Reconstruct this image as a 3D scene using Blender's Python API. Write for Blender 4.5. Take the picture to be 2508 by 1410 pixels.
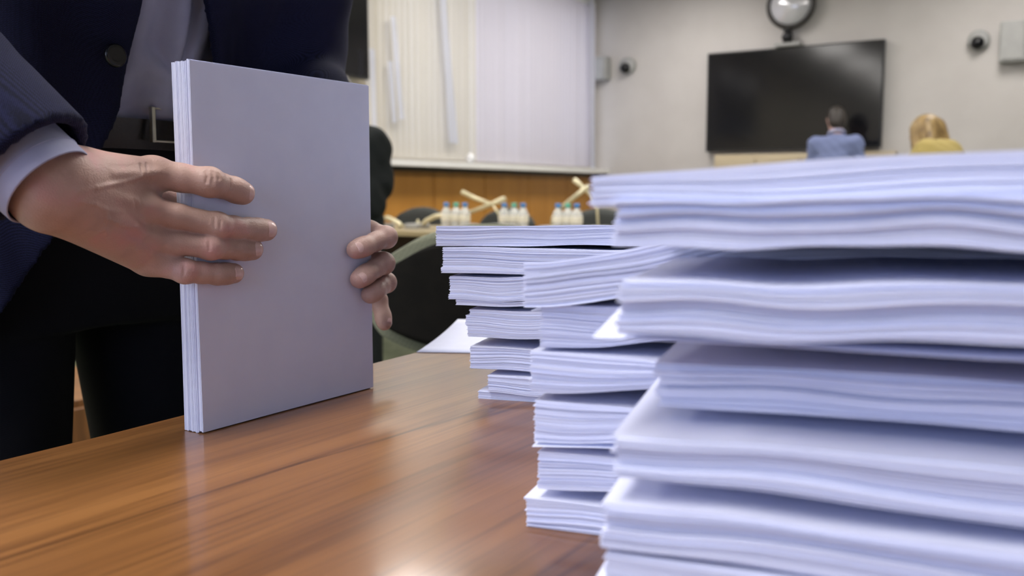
import bpy, bmesh, math, random
import numpy as np
from mathutils import Vector, Matrix

for o in list(bpy.data.objects):
    bpy.data.objects.remove(o)
SC = bpy.context.scene
COL = SC.collection
PI = math.pi

# ------------------------------------------------------------------ camera
# room axes: +Y runs along the window wall towards the screen wall, +X to the right, Z up, floor at 0
EYE = .945
PITCH, YAW = math.radians(5.86), math.radians(32.4)
FPX = 2270.0
cam = bpy.data.cameras.new('camera')
cam.sensor_width = 36.0
cam.lens = FPX / 2508 * 36.0
cam.clip_start = .02
cam.dof.use_dof = True
cam.dof.focus_distance = .78
cam.dof.aperture_fstop = 7.2
camo = bpy.data.objects.new('camera', cam)
COL.objects.link(camo)
camo.location = (0, 0, EYE)
camo.rotation_euler = (PI / 2 - PITCH, 0, YAW)
SC.camera = camo

# ------------------------------------------------------------------ world, lights, exposure
W = bpy.data.worlds.new('world')
SC.world = W
W.use_nodes = True
bg = W.node_tree.nodes['Background']
bg.inputs[0].default_value = (.62, .72, 1, 1)
bg.inputs[1].default_value = .6
SC.view_settings.view_transform = 'Standard'
SC.view_settings.look = 'None'
SC.view_settings.gamma = 1
SC.view_settings.exposure = 0.1
SC.view_settings.use_curve_mapping = False
SC.cycles.max_bounces = 6
SC.cycles.adaptive_threshold = .02
SC.cycles.diffuse_bounces = 4
SC.cycles.glossy_bounces = 3
SC.cycles.transmission_bounces = 4
CEIL_POWER = 19.0


def area(name, loc, rot, sx, sy, power, color):
    l = bpy.data.lights.new(name, 'AREA')
    l.shape = 'RECTANGLE'
    l.size, l.size_y = sx, sy
    l.energy = power
    l.color = color
    o = bpy.data.objects.new(name, l)
    COL.objects.link(o)
    o.location = loc
    o.rotation_euler = rot
    return o


# daylight behind the blinds of the window wall, and through the windows of the wall behind the photographer
area('window_daylight', (-5.45, 7.7, 2.1), (0, -PI / 2, 0), 1.9, 3.9, 17, (.95, .92, 1))
area('rear_daylight', (-.6, -3.42, 1.75), (PI / 2, 0, 0), 4.6, 1.5, 58, (.56, .68, 1))


# ------------------------------------------------------------------ helpers: camera geometry
CR = np.array([math.cos(YAW), math.sin(YAW), 0])
CH = np.array([-math.sin(YAW), math.cos(YAW), 0])
CF = CH * math.cos(PITCH) + np.array([0, 0, -math.sin(PITCH)])
CU = CH * math.sin(PITCH) + np.array([0, 0, math.cos(PITCH)])


def at(px, py, X=None, Y=None, Z=None, S=None, D=None):
    """where the sight line of a photograph pixel meets the plane X / Y / Z, or the depth S / ground distance D"""
    d = CF + CR * ((px - 1254) / FPX) + CU * ((705 - py) / FPX)
    if X is not None: t = X / d[0]
    elif Y is not None: t = Y / d[1]
    elif Z is not None: t = (Z - EYE) / d[2]
    elif D is not None: t = D / float(d @ CH)
    else: t = S
    return np.array([0, 0, EYE]) + d * t


# ------------------------------------------------------------------ helpers: objects
def tag(o, label=None, cat=None, group=None, kind=None):
    if label: o['label'] = label
    if cat: o['category'] = cat
    if group: o['group'] = group
    if kind: o['kind'] = kind
    return o


def empty(name, loc=(0, 0, 0), rz=0, label=None, cat=None, group=None):
    o = bpy.data.objects.new(name, None)
    COL.objects.link(o)
    o.location = Vector([float(c) for c in loc])
    o.rotation_euler = (0, 0, rz)
    o.empty_display_size = .05
    return tag(o, label, cat, group)


def link(name, me, mat, parent=None, smooth=False):
    o = bpy.data.objects.new(name, me)
    COL.objects.link(o)
    if mat is not None:
        me.materials.append(mat)
    if parent is not None:
        o.parent = parent
    if smooth:
        me.shade_smooth()
    return o


def obj(name, verts, faces, mat, parent=None, smooth=False):
    me = bpy.data.meshes.new(name)
    me.from_pydata([tuple(map(float, v)) for v in verts], [], [tuple(map(int, f)) for f in faces])
    me.update()
    return link(name, me, mat, parent, smooth)


def bmobj(name, bm, mat, parent=None, smooth=False):
    me = bpy.data.meshes.new(name)
    bmesh.ops.recalc_face_normals(bm, faces=bm.faces)
    bm.to_mesh(me)
    bm.free()
    return link(name, me, mat, parent, smooth)


def bm_box(bm, lo, hi, bevel=0):
    r = bmesh.ops.create_cube(bm, size=1)
    vs = r['verts']
    c = [(a + b) / 2 for a, b in zip(lo, hi)]
    s = [b - a for a, b in zip(lo, hi)]
    for v in vs:
        v.co = Vector((c[0] + v.co.x * s[0], c[1] + v.co.y * s[1], c[2] + v.co.z * s[2]))
    if bevel:
        es = list({e for v in vs for e in v.link_edges})
        bmesh.ops.bevel(bm, geom=es, offset=bevel, segments=2, affect='EDGES', profile=.5)


def box(name, lo, hi, mat, parent=None, bevel=0):
    bm = bmesh.new()
    bm_box(bm, lo, hi, bevel)
    return bmobj(name, bm, mat, parent)


def tube_mesh(bm, pts, rad, n=12, cap=True):
    pts = [Vector([float(c) for c in p]) for p in pts]
    if not hasattr(rad, '__len__'):
        rad = [rad] * len(pts)
    rings = []
    up = Vector((0, 0, 1))
    prev = None
    for i, p in enumerate(pts):
        a = pts[max(i - 1, 0)]
        b = pts[min(i + 1, len(pts) - 1)]
        t = (b - a).normalized()
        if prev is None:
            x = t.cross(up)
            if x.length < 1e-3:
                x = t.cross(Vector((1, 0, 0)))
        else:
            x = prev - t * prev.dot(t)
        x.normalize()
        prev = x
        y = t.cross(x)
        rings.append([bm.verts.new(p + (x * math.cos(k * 2 * PI / n) + y * math.sin(k * 2 * PI / n)) * rad[i]) for k in range(n)])
    for a, b in zip(rings, rings[1:]):
        for k in range(n):
            bm.faces.new((a[k], a[(k + 1) % n], b[(k + 1) % n], b[k]))
    if cap:
        bm.faces.new(rings[0][::-1])
        bm.faces.new(rings[-1])


def tube(name, pts, rad, mat, parent=None, n=12):
    bm = bmesh.new()
    tube_mesh(bm, pts, rad, n)
    return bmobj(name, bm, mat, parent, True)


def lathe(name, prof, mat, parent=None, n=20, smooth=True):
    bm = bmesh.new()
    rings = []
    for r, z in prof:
        rings.append([bm.verts.new((max(r, 1e-4) * math.cos(k * 2 * PI / n), max(r, 1e-4) * math.sin(k * 2 * PI / n), z)) for k in range(n)])
    for a, b in zip(rings, rings[1:]):
        for k in range(n):
            bm.faces.new((a[k], a[(k + 1) % n], b[(k + 1) % n], b[k]))
    bm.faces.new(rings[0][::-1])
    bm.faces.new(rings[-1])
    return bmobj(name, bm, mat, parent, smooth)


def copy_tree(o, parent=None):
    c = o.copy()
    COL.objects.link(c)
    if parent is not None:
        c.parent = parent
    for ch in [x for x in o.children]:
        copy_tree(ch, c)
    return c


def smoothstep(x):
    x = np.clip(x, 0, 1)
    return x * x * (3 - 2 * x)


# ------------------------------------------------------------------ helpers: materials
def mat(name, col, rough=.6, spec=.5, metal=0, **kw):
    m = bpy.data.materials.new(name)
    m.use_nodes = True
    nt = m.node_tree
    b = nt.nodes['Principled BSDF']
    b.inputs['Base Color'].default_value = (*col, 1)
    b.inputs['Roughness'].default_value = rough
    b.inputs['Metallic'].default_value = metal
    b.inputs['Specular IOR Level'].default_value = spec
    for k, v in kw.items():
        b.inputs[k].default_value = v
    return m


def nodes(m):
    nt = m.node_tree
    return nt, nt.nodes['Principled BSDF'], nt.nodes.new, nt.links.new


def noise_col(m, c1, c2, scale=8, detail=4, lo=.35, hi=.65, stretch=(1, 1, 1), bump=0, bscale=None, bdist=.001):
    nt, b, N, L = nodes(m)
    tc = N('ShaderNodeTexCoord')
    mp = N('ShaderNodeMapping')
    mp.inputs['Scale'].default_value = stretch
    L(tc.outputs['Object'], mp.inputs['Vector'])
    no = N('ShaderNodeTexNoise')
    no.inputs['Scale'].default_value = scale
    no.inputs['Detail'].default_value = detail
    L(mp.outputs[0], no.inputs['Vector'])
    r = N('ShaderNodeValToRGB')
    r.color_ramp.elements[0].position = lo
    r.color_ramp.elements[1].position = hi
    r.color_ramp.elements[0].color = (*c1, 1)
    r.color_ramp.elements[1].color = (*c2, 1)
    L(no.outputs['Fac'], r.inputs[0])
    L(r.outputs[0], b.inputs['Base Color'])
    if bump:
        n2 = N('ShaderNodeTexNoise')
        n2.inputs['Scale'].default_value = bscale or scale * 6
        n2.inputs['Detail'].default_value = 3
        L(mp.outputs[0], n2.inputs['Vector'])
        bp = N('ShaderNodeBump')
        bp.inputs['Strength'].default_value = bump
        bp.inputs['Distance'].default_value = bdist
        L(n2.outputs['Fac'], bp.inputs['Height'])
        L(bp.outputs[0], b.inputs['Normal'])
    return m


M = {}
PAPER = (.70, .72, .88)
M['paper'] = noise_col(mat('white_paper', PAPER, .62, .3), (.665, .695, .885), (.685, .715, .90), 40, 3)
M['paint'] = noise_col(mat('wall_paint', (.62, .6, .57), .8, .2), (.50, .475, .455), (.53, .505, .485), 3, 3, bump=.1, bscale=200)
M['cream'] = noise_col(mat('cream_paint', (.7, .64, .52), .8, .2), (.69, .63, .51), (.72, .66, .54), 3)
M['ceiling'] = noise_col(mat('ceiling_paint', (.75, .74, .72), .9, .1), (.73, .72, .7), (.77, .76, .74), 5)
M['carpet'] = noise_col(mat('carpet', (.16, .18, .12), .95, .1), (.13, .15, .10), (.2, .22, .15), 14, 6, bump=.6, bscale=400, bdist=.004)
M['black'] = noise_col(mat('black_plastic', (.012, .012, .013), .4), (.010, .010, .011), (.014, .014, .015), 20)
M['screen'] = noise_col(mat('screen_glass', (.006, .006, .008), .12, .35), (.005, .005, .007), (.008, .008, .009), 2)
M['grey_plastic'] = noise_col(mat('grey_plastic', (.33, .33, .32), .6), (.32, .32, .31), (.35, .35, .34), 10)
M['white_plastic'] = noise_col(mat('white_plastic', (.75, .75, .76), .35), (.73, .73, .74), (.78, .78, .79), 10)
M['metal'] = noise_col(mat('brushed_metal', (.6, .58, .5), .35, .5, .9), (.56, .54, .46), (.64, .62, .54), 60)
M['mirror'] = noise_col(mat('mirror_glass', (.6, .6, .63), .12, .8, .15), (.58, .58, .61), (.62, .62, .65), 3)


def wood(name, cols, rough, scale, axis='Y', coat=0.0, fine=1.0):
    m = mat(name, cols[1], rough, .5)
    nt, b, N, L = nodes(m)
    tc = N('ShaderNodeTexCoord')
    mp = N('ShaderNodeMapping')
    st = {'Y': (9, .75, 9), 'Z': (9, 9, .6), 'X': (.75, 9, 9)}[axis]
    mp.inputs['Scale'].default_value = [s * scale for s in st]
    L(tc.outputs['Object'], mp.inputs['Vector'])
    n1 = N('ShaderNodeTexNoise')
    n1.inputs['Scale'].default_value = 1.0
    n1.inputs['Detail'].default_value = 6
    n1.inputs['Roughness'].default_value = .6
    n1.inputs['Distortion'].default_value = .5
    L(mp.outputs[0], n1.inputs['Vector'])
    r1 = N('ShaderNodeValToRGB')
    e = r1.color_ramp.elements
    e[0].position, e[0].color = .30, (*cols[0], 1)
    e[1].position, e[1].color = .52, (*cols[1], 1)
    x = e.new(.75)
    x.color = (*cols[2], 1)
    L(n1.outputs['Fac'], r1.inputs[0])
    # fine pores and grain streaks
    mp2 = N('ShaderNodeMapping')
    mp2.inputs['Scale'].default_value = [s * scale * (16 if s > 1 else 6) * fine for s in st]
    L(tc.outputs['Object'], mp2.inputs['Vector'])
    n2 = N('ShaderNodeTexNoise')
    n2.inputs['Scale'].default_value = 1.0
    n2.inputs['Detail'].default_value = 3
    L(mp2.outputs[0], n2.inputs['Vector'])
    r2 = N('ShaderNodeValToRGB')
    r2.color_ramp.elements[0].position, r2.color_ramp.elements[0].color = .3, (.5, .46, .43, 1)
    r2.color_ramp.elements[1].position, r2.color_ramp.elements[1].color = .55, (1, 1, 1, 1)
    L(n2.outputs['Fac'], r2.inputs[0])
    # rare dark vein lines
    mp3 = N('ShaderNodeMapping')
    mp3.inputs['Scale'].default_value = [s * scale * (.62 if s > 1 else .5) for s in st]
    mp3.inputs['Location'].default_value = (.35, .2, 0)
    L(tc.outputs['Object'], mp3.inputs['Vector'])
    n3 = N('ShaderNodeTexNoise')
    n3.inputs['Scale'].default_value = 1.0
    n3.inputs['Detail'].default_value = 5
    L(mp3.outputs[0], n3.inputs['Vector'])
    r3 = N('ShaderNodeValToRGB')
    q = r3.color_ramp.elements
    q[0].position, q[0].color = .485, (1, 1, 1, 1)
    q[1].position, q[1].color = .52, (1, 1, 1, 1)
    d = q.new(.5)
    d.color = (.30, .26, .24, 1)
    L(n3.outputs['Fac'], r3.inputs[0])
    mx = N('ShaderNodeMix')
    mx.data_type = 'RGBA'
    mx.blend_type = 'MULTIPLY'
    mx.inputs[0].default_value = .7
    L(r1.outputs[0], mx.inputs[6])
    L(r2.outputs[0], mx.inputs[7])
    mx2 = N('ShaderNodeMix')
    mx2.data_type = 'RGBA'
    mx2.blend_type = 'MULTIPLY'
    mx2.inputs[0].default_value = .75
    L(mx.outputs[2], mx2.inputs[6])
    L(r3.outputs[0], mx2.inputs[7])
    L(mx2.outputs[2], b.inputs['Base Color'])
    bp = N('ShaderNodeBump')
    bp.inputs['Strength'].default_value = .12
    bp.inputs['Distance'].default_value = .0005
    L(n2.outputs['Fac'], bp.inputs['Height'])
    L(bp.outputs[0], b.inputs['Normal'])
    b.inputs['Coat Weight'].default_value = coat
    b.inputs['Coat Roughness'].default_value = .11
    return m


M['table'] = wood('walnut_laminate', [(.13, .050, .013), (.235, .100, .028), (.32, .148, .048)], .36, 1.15, 'Y', .45)
M['panel'] = noise_col(mat('wainscot_wood', (.44, .2, .035), .4, .4), (.42, .185, .03), (.49, .225, .042), 1.5, 5, .3, .7, (6, 6, .5), bump=.05, bscale=60)
M['table_dark'] = wood('walnut_side', [(.10, .04, .012), (.17, .07, .02), (.21, .09, .025)], .45, 1.0, 'Z')
M['far_table'] = wood('pale_table_wood', [(.3, .24, .13), (.38, .31, .18), (.42, .36, .22)], .4, .6, 'X', .2)

# cloth
def weave(name, c1, c2, rough=.8, scale=900, sheen=.3):
    m = mat(name, c1, rough, .2)
    nt, b, N, L = nodes(m)
    tc = N('ShaderNodeTexCoord')
    mp = N('ShaderNodeMapping')
    mp.inputs['Rotation'].default_value = (.5, .3, .6)
    mp.inputs['Scale'].default_value = (scale,) * 3
    L(tc.outputs['Object'], mp.inputs['Vector'])
    w1 = N('ShaderNodeTexVoronoi')
    w1.inputs['Scale'].default_value = 1.0
    w1.inputs['Randomness'].default_value = .15
    L(mp.outputs[0], w1.inputs['Vector'])
    r = N('ShaderNodeValToRGB')
    r.color_ramp.elements[0].position, r.color_ramp.elements[0].color = .1, (*c2, 1)
    r.color_ramp.elements[1].position, r.color_ramp.elements[1].color = .55, (*c1, 1)
    L(w1.outputs['Distance'], r.inputs[0])
    L(r.outputs[0], b.inputs['Base Color'])
    bp = N('ShaderNodeBump')
    bp.inputs['Strength'].default_value = .35
    bp.inputs['Distance'].default_value = .0006
    bp.invert = True
    L(w1.outputs['Distance'], bp.inputs['Height'])
    L(bp.outputs[0], b.inputs['Normal'])
    b.inputs['Sheen Weight'].default_value = sheen
    b.inputs['Sheen Tint'].default_value = (*[min(1, c * 6 + .1) for c in c2], 1)
    return m


M['suit'] = weave('navy_suit_cloth', (.003, .0036, .014), (.020, .023, .085), .85, 900, .03)
M['shirt'] = noise_col(mat('lavender_shirt', (.5, .5, .68), .75, .2), (.35, .36, .52), (.40, .41, .57), 25, 3, bump=.2, bscale=900)
M['trousers'] = weave('black_trouser_cloth', (.004, .004, .007), (.008, .008, .013), .9, 900, .03)
M['leather'] = noise_col(mat('black_leather', (.012, .009, .007), .35), (.010, .008, .006), (.016, .012, .009), 40, bump=.3, bscale=300)
M['button'] = noise_col(mat('dark_button', (.008, .008, .012), .2), (.007, .007, .01), (.011, .011, .015), 40)
M['blue_suit'] = weave('grey_blue_suit', (.165, .20, .36), (.215, .255, .44), .85, 300, .1)
M['black_suit'] = weave('black_suit', (.008, .010, .010), (.014, .016, .016), .9, 300, .03)
M['mustard'] = weave('mustard_knit', (.34, .265, .09), (.40, .32, .12), .9, 150, .1)
M['hair_dark'] = noise_col(mat('dark_hair', (.02, .016, .013), .5), (.02, .016, .013), (.05, .04, .035), 60, 4, stretch=(1, 1, .2), bump=.5, bscale=200)
M['hair_blond'] = noise_col(mat('blond_hair', (.3, .2, .08), .5), (.13, .075, .025), (.34, .23, .09), 30, 4, stretch=(1, 1, .25), bump=.5, bscale=150)


def skin(name, c1, c2, c3):
    m = mat(name, c1, .48, .4)
    nt, b, N, L = nodes(m)
    tc = N('ShaderNodeTexCoord')
    n1 = N('ShaderNodeTexNoise')
    n1.inputs['Scale'].default_value = 28
    n1.inputs['Detail'].default_value = 4
    L(tc.outputs['Object'], n1.inputs['Vector'])
    r = N('ShaderNodeValToRGB')
    e = r.color_ramp.elements
    e[0].position, e[0].color = .36, (*c1, 1)
    e[1].position, e[1].color = .55, (*c2, 1)
    x = e.new(.7)
    x.color = (*c3, 1)
    L(n1.outputs['Fac'], r.inputs[0])
    L(r.outputs[0], b.inputs['Base Color'])
    n2 = N('ShaderNodeTexNoise')
    n2.inputs['Scale'].default_value = 420
    n2.inputs['Detail'].default_value = 4
    L(tc.outputs['Object'], n2.inputs['Vector'])
    v = N('ShaderNodeTexVoronoi')
    v.inputs['Scale'].default_value = 700
    L(tc.outputs['Object'], v.inputs['Vector'])
    ad = N('ShaderNodeMath')
    L(n2.outputs['Fac'], ad.inputs[0])
    L(v.outputs['Distance'], ad.inputs[1])
    bp = N('ShaderNodeBump')
    bp.inputs['Strength'].default_value = .28
    bp.inputs['Distance'].default_value = .0006
    L(ad.outputs[0], bp.inputs['Height'])
    L(bp.outputs[0], b.inputs['Normal'])
    b.inputs['Subsurface Weight'].default_value = .0
    b.inputs['Subsurface Radius'].default_value = (.006, .002, .001)
    b.inputs['Subsurface Scale'].default_value = .6
    return m


M['skin'] = skin('skin', (.39, .25, .21), (.47, .305, .26), (.52, .28, .26))
M['nail'] = noise_col(mat('fingernail', (.62, .42, .39), .2, .5), (.59, .39, .36), (.65, .45, .42), 200)
M['eye'] = noise_col(mat('eye', (.1, .08, .07), .1), (.08, .06, .05), (.6, .6, .58), 60)

# blinds: thin translucent cloth lit from behind
def blind_cloth(name, col, tr):
    m = mat(name, col, .8, .1)
    nt, b, N, L = nodes(m)
    t = N('ShaderNodeBsdfTranslucent')
    no = N('ShaderNodeTexNoise')
    tc = N('ShaderNodeTexCoord')
    mp = N('ShaderNodeMapping')
    mp.inputs['Scale'].default_value = (60, 60, 2)
    L(tc.outputs['Object'], mp.inputs[0])
    L(mp.outputs[0], no.inputs['Vector'])
    r = N('ShaderNodeValToRGB')
    r.color_ramp.elements[0].color = (*[c * .93 for c in col], 1)
    r.color_ramp.elements[1].color = (*col, 1)
    L(no.outputs['Fac'], r.inputs[0])
    L(r.outputs[0], t.inputs['Color'])
    L(r.outputs[0], b.inputs['Base Color'])
    mx = N('ShaderNodeMixShader')
    mx.inputs[0].default_value = tr
    L(b.outputs[0], mx.inputs[1])
    L(t.outputs[0], mx.inputs[2])
    L(mx.outputs[0], nt.nodes['Material Output'].inputs[0])
    return m


M['slat_cream'] = blind_cloth('cream_blind_cloth', (.74, .70, .61), .5)
M['slat_pink'] = blind_cloth('pink_blind_cloth', (.74, .705, .725), .5)
M['slat_white'] = blind_cloth('white_blind_cloth', (.86, .87, .93), .6)


def emit(name, col, s):
    m = bpy.data.materials.new(name)
    m.use_nodes = True
    nt = m.node_tree
    nt.nodes.remove(nt.nodes['Principled BSDF'])
    e = nt.nodes.new('ShaderNodeEmission')
    e.inputs[0].default_value = (*col, 1)
    e.inputs[1].default_value = s
    nt.links.new(e.outputs[0], nt.nodes['Material Output'].inputs[0])
    return m


M['lamp'] = emit('lamp_diffuser', (1, .96, .92), CEIL_POWER)

# ------------------------------------------------------------------ helpers: smooth bodies from distance fields
class Field:
    def __init__(s, lo, hi, h):
        s.lo = np.array(lo, float)
        s.h = h
        s.n = np.maximum(np.ceil((np.array(hi, float) - s.lo) / h).astype(int) + 1, 4)
        s.F = np.full(s.n, 1.0, np.float32)

    def sub(s, lo, hi):
        a = np.clip(np.floor((np.array(lo) - s.lo) / s.h).astype(int), 0, s.n)
        b = np.clip(np.ceil((np.array(hi) - s.lo) / s.h).astype(int) + 1, 0, s.n)
        if np.any(b <= a):
            return None, None
        ax = [(s.lo[i] + s.h * np.arange(a[i], b[i])).astype(np.float32) for i in range(3)]
        return tuple(slice(a[i], b[i]) for i in range(3)), (ax[0][:, None, None], ax[1][None, :, None], ax[2][None, None, :])

    def all(s):
        return s.sub(s.lo, s.lo + s.h * (s.n - 1))

    def union(s, fn, lo, hi, k=.004):
        sl, P = s.sub(lo, hi)
        if sl is None:
            return
        d = fn(*P)
        kk = k(*P) if callable(k) else k
        f = s.F[sl]
        hh = np.maximum(kk - np.abs(f - d), 0)
        s.F[sl] = np.minimum(f, d) - hh * hh / (4 * kk)

    def cut(s, fn, lo, hi, k=.002):
        sl, P = s.sub(lo, hi)
        if sl is None:
            return
        d = -fn(*P)
        f = s.F[sl]
        hh = np.maximum(k - np.abs(f - d), 0)
        s.F[sl] = np.maximum(f, d) + hh * hh / (4 * k)

    def cone(s, a, b, ra, rb=None, k=.004, cut=False):
        rb = ra if rb is None else rb
        a, b = np.array(a, float), np.array(b, float)
        m = max(ra, rb) + (.03 if s.h < .003 else .1)
        fn = cone_fn(a, b, ra, rb)
        (s.cut if cut else s.union)(fn, np.minimum(a, b) - m, np.maximum(a, b) + m, k)

    def ell(s, c, r, k=.004, R=None, cut=False):
        c = np.array(c, float)
        r = np.array(r, float)
        m = r.max() + (.03 if s.h < .003 else .1)
        R = np.eye(3) if R is None else R
        fn = ell_fn(c, r, R)
        (s.cut if cut else s.union)(fn, c - m, c + m, k)

    def mesh(s):
        F = s.F
        neg = F < 0
        nx, ny, nz = F.shape
        idx = np.full((nx - 1, ny - 1, nz - 1), -1, np.int64)
        cnt = np.zeros((nx - 1, ny - 1, nz - 1), np.int8)
        for i in (0, 1):
            for j in (0, 1):
                for k in (0, 1):
                    cnt += neg[i:nx - 1 + i, j:ny - 1 + j, k:nz - 1 + k]
        act = np.argwhere((cnt > 0) & (cnt < 8))
        if not len(act):
            return np.zeros((0, 3)), []
        idx[tuple(act.T)] = np.arange(len(act))
        pos = np.zeros((len(act), 3))
        num = np.zeros(len(act))
        cs = [(i, j, k) for i in (0, 1) for j in (0, 1) for k in (0, 1)]
        val = {c: F[act[:, 0] + c[0], act[:, 1] + c[1], act[:, 2] + c[2]] for c in cs}
        for c in cs:
            for ax in range(3):
                if c[ax] == 0:
                    d = list(c)
                    d[ax] = 1
                    d = tuple(d)
                    v0, v1 = val[c], val[d]
                    m = (v0 < 0) != (v1 < 0)
                    t = np.where(m, v0 / np.where(m, v0 - v1, 1), 0)
                    p = np.tile(np.array(c, float), (len(act), 1))
                    p[:, ax] = t
                    pos += p * m[:, None]
                    num += m
        V = s.lo + s.h * (act + pos / num[:, None])
        Q = []
        for ax in range(3):
            o = [1, 2] if ax == 0 else ([2, 0] if ax == 1 else [0, 1])
            a0 = [slice(None)] * 3
            a1 = [slice(None)] * 3
            a0[ax] = slice(0, -1)
            a1[ax] = slice(1, None)
            n0, n1 = neg[tuple(a0)], neg[tuple(a1)]
            e = np.argwhere(n0 != n1)
            e = e[(e[:, o[0]] > 0) & (e[:, o[1]] > 0) & (e[:, o[0]] < F.shape[o[0]] - 1) & (e[:, o[1]] < F.shape[o[1]] - 1)]
            if not len(e):
                continue
            def ix(d0, d1):
                q = e.copy()
                q[:, o[0]] -= d0
                q[:, o[1]] -= d1
                return idx[q[:, 0], q[:, 1], q[:, 2]]
            quad = np.stack([ix(1, 1), ix(0, 1), ix(0, 0), ix(1, 0)], 1)
            fl = ~n0[tuple(e.T)]
            quad[fl] = quad[fl][:, ::-1]
            Q.append(quad)
        return V, np.concatenate(Q)


def cone_fn(a, b, ra, rb):
    d = b - a
    L2 = max(float(d @ d), 1e-12)

    def fn(X, Y, Z):
        t = ((X - a[0]) * d[0] + (Y - a[1]) * d[1] + (Z - a[2]) * d[2]) / L2
        t = np.clip(t, 0, 1)
        return np.sqrt((X - a[0] - t * d[0]) ** 2 + (Y - a[1] - t * d[1]) ** 2 + (Z - a[2] - t * d[2]) ** 2) - (ra + (rb - ra) * t)
    return fn


def ell_fn(c, r, R):
    def fn(X, Y, Z):
        x, y, z = X - c[0], Y - c[1], Z - c[2]
        u = (R[0][0] * x + R[0][1] * y + R[0][2] * z) / r[0]
        v = (R[1][0] * x + R[1][1] * y + R[1][2] * z) / r[1]
        w = (R[2][0] * x + R[2][1] * y + R[2][2] * z) / r[2]
        return (np.sqrt(u * u + v * v + w * w) - 1) * min(r)
    return fn


def fobj(name, fields, m, parent=None):
    Vs, Fs, n = [], [], 0
    for f in (fields if isinstance(fields, (list, tuple)) else [fields]):
        V, Q = f.mesh()
        if len(V):
            Vs.append(V)
            Fs.append(Q + n)
            n += len(V)
    V = np.concatenate(Vs)
    Q = np.concatenate(Fs).astype(np.int32)
    me = bpy.data.meshes.new(name)
    me.vertices.add(len(V))
    me.vertices.foreach_set('co', V.astype(np.float32).ravel())
    me.loops.add(len(Q) * 4)
    me.loops.foreach_set('vertex_index', Q.ravel())
    me.polygons.add(len(Q))
    me.polygons.foreach_set('loop_start', np.arange(0, len(Q) * 4, 4, dtype=np.int32))
    me.update(calc_edges=True)
    me.validate()
    return link(name, me, m, parent, True)


def unit(v):
    v = np.array(v, float)
    return v / np.linalg.norm(v)

# ================================================================== THE ROOM
XL, XR, YB, YR, HC = -5.0, 4.2, 9.65, -3.5, 3.2


def struct(name, boxes, m):
    bm = bmesh.new()
    for lo, hi in boxes:
        bm_box(bm, lo, hi)
    return tag(bmobj(name, bm, m), kind='structure')


struct('floor', [((XL - .2, YR - .2, -.1), (XR + .2, YB + .2, 0))], M['carpet'])
struct('ceiling', [((XL - .2, YR - .2, HC), (XR + .2, YB + .2, HC + .1))], M['ceiling'])
WY0, WY1, WZ0, WZ1 = 5.72, 9.5, 1.24, 2.98
wall_left = struct('wall_left', [((XL - .2, YR, 0), (XL, YB, WZ0)), ((XL - .2, YR, WZ1), (XL, YB, HC)),
                                 ((XL - .2, YR, WZ0), (XL, WY0, WZ1)), ((XL - .2, WY1, WZ0), (XL, YB, WZ1))], M['cream'])
struct('wall_back', [((XL - .2, YB, 0), (XR + .2, YB + .2, HC))], M['paint'])
struct('wall_right', [((XR, YR, 0), (XR + .2, YB, HC))], M['paint'])
struct('wall_rear', [((XL - .2, YR - .2, 0), (XR + .2, YR, 1.0)), ((XL - .2, YR - .2, 2.5), (XR + .2, YR, HC)),
                     ((XL - .2, YR - .2, 1.0), (-2.9, YR, 2.5)), ((1.7, YR - .2, 1.0), (XR + .2, YR, 2.5))], M['paint'])
struct('baseboard_back', [((XL, YB - .02, 0), (XR, YB, .1))], M['grey_plastic'])
struct('trim_1', [((XL, 5.0, 1.165), (XL + .2, YB, 1.215))], M['ceiling'])          # window ledge
# window frames with panes
M['glass'] = mat('window_glass', (.95, .96, 1), .02, .5, 0, **{'Transmission Weight': 1.0, 'IOR': 1.0})
noise_col(M['glass'], (.94, .95, .99), (.96, .97, 1), 2)


def window(name, plane, a0, a1, z0, z1, n):
    w = tag(empty(name), kind='structure')
    def bx(nm, p0, p1, q0, q1, t0, t1, m):
        lo, hi = ((t0, p0, q0), (t1, p1, q1)) if plane[0] == 'X' else ((p0, t0, q0), (p1, t1, q1))
        return box(nm, lo, hi, m, w)
    c = plane[1]
    bx('window_frame', a0, a1, z0, z0 + .05, c - .04, c + .04, M['white_plastic'])
    bx('window_frame', a0, a1, z1 - .05, z1, c - .04, c + .04, M['white_plastic'])
    for i in range(n + 1):
        p = a0 + (a1 - a0 - .05) * i / n
        bx('mullion', p, p + .05, z0 + .05, z1 - .05, c - .04, c + .04, M['white_plastic'])
    for i in range(n):
        p = a0 + (a1 - a0 - .05) * i / n
        bx('pane', p + .05, p + (a1 - a0 - .05) / n, z0 + .05, z1 - .05, c - .004, c + .004, M['glass'])
    return w


window('window_1', ('X', XL - .12), WY0, WY1, WZ0, WZ1, 3)
window('window_2', ('Y', YR - .1), -2.9, 1.7, 1.0, 2.5, 4)

# wood boards below the ledge, one by one
seams = [at(p, 500, X=XL + .03)[1] for p in (1063, 1180, 1295)]
step = (seams[2] - seams[0]) / 2
ys = [seams[0] + step * k for k in range(-5, 5)]
ys = [y for y in ys if 2.2 < y < YB - .3] + [YB - .01]
ys = sorted(set([2.0] + ys))
for y0, y1 in zip(ys, ys[1:]):
    box('panel', (XL, y0 + .006, .1), (XL + .03, y1 - .006, 1.13), M['panel'], wall_left, .004)
struct('baseboard_left', [((XL, 2.0, 0), (XL + .035, YB, .1))], M['black'])
struct('ledge_shade_strip', [((XL, 2.0, 1.13), (XL + .06, YB, 1.165))], M['leather'])  # dark strip painting in the shadow under the window ledge

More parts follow.
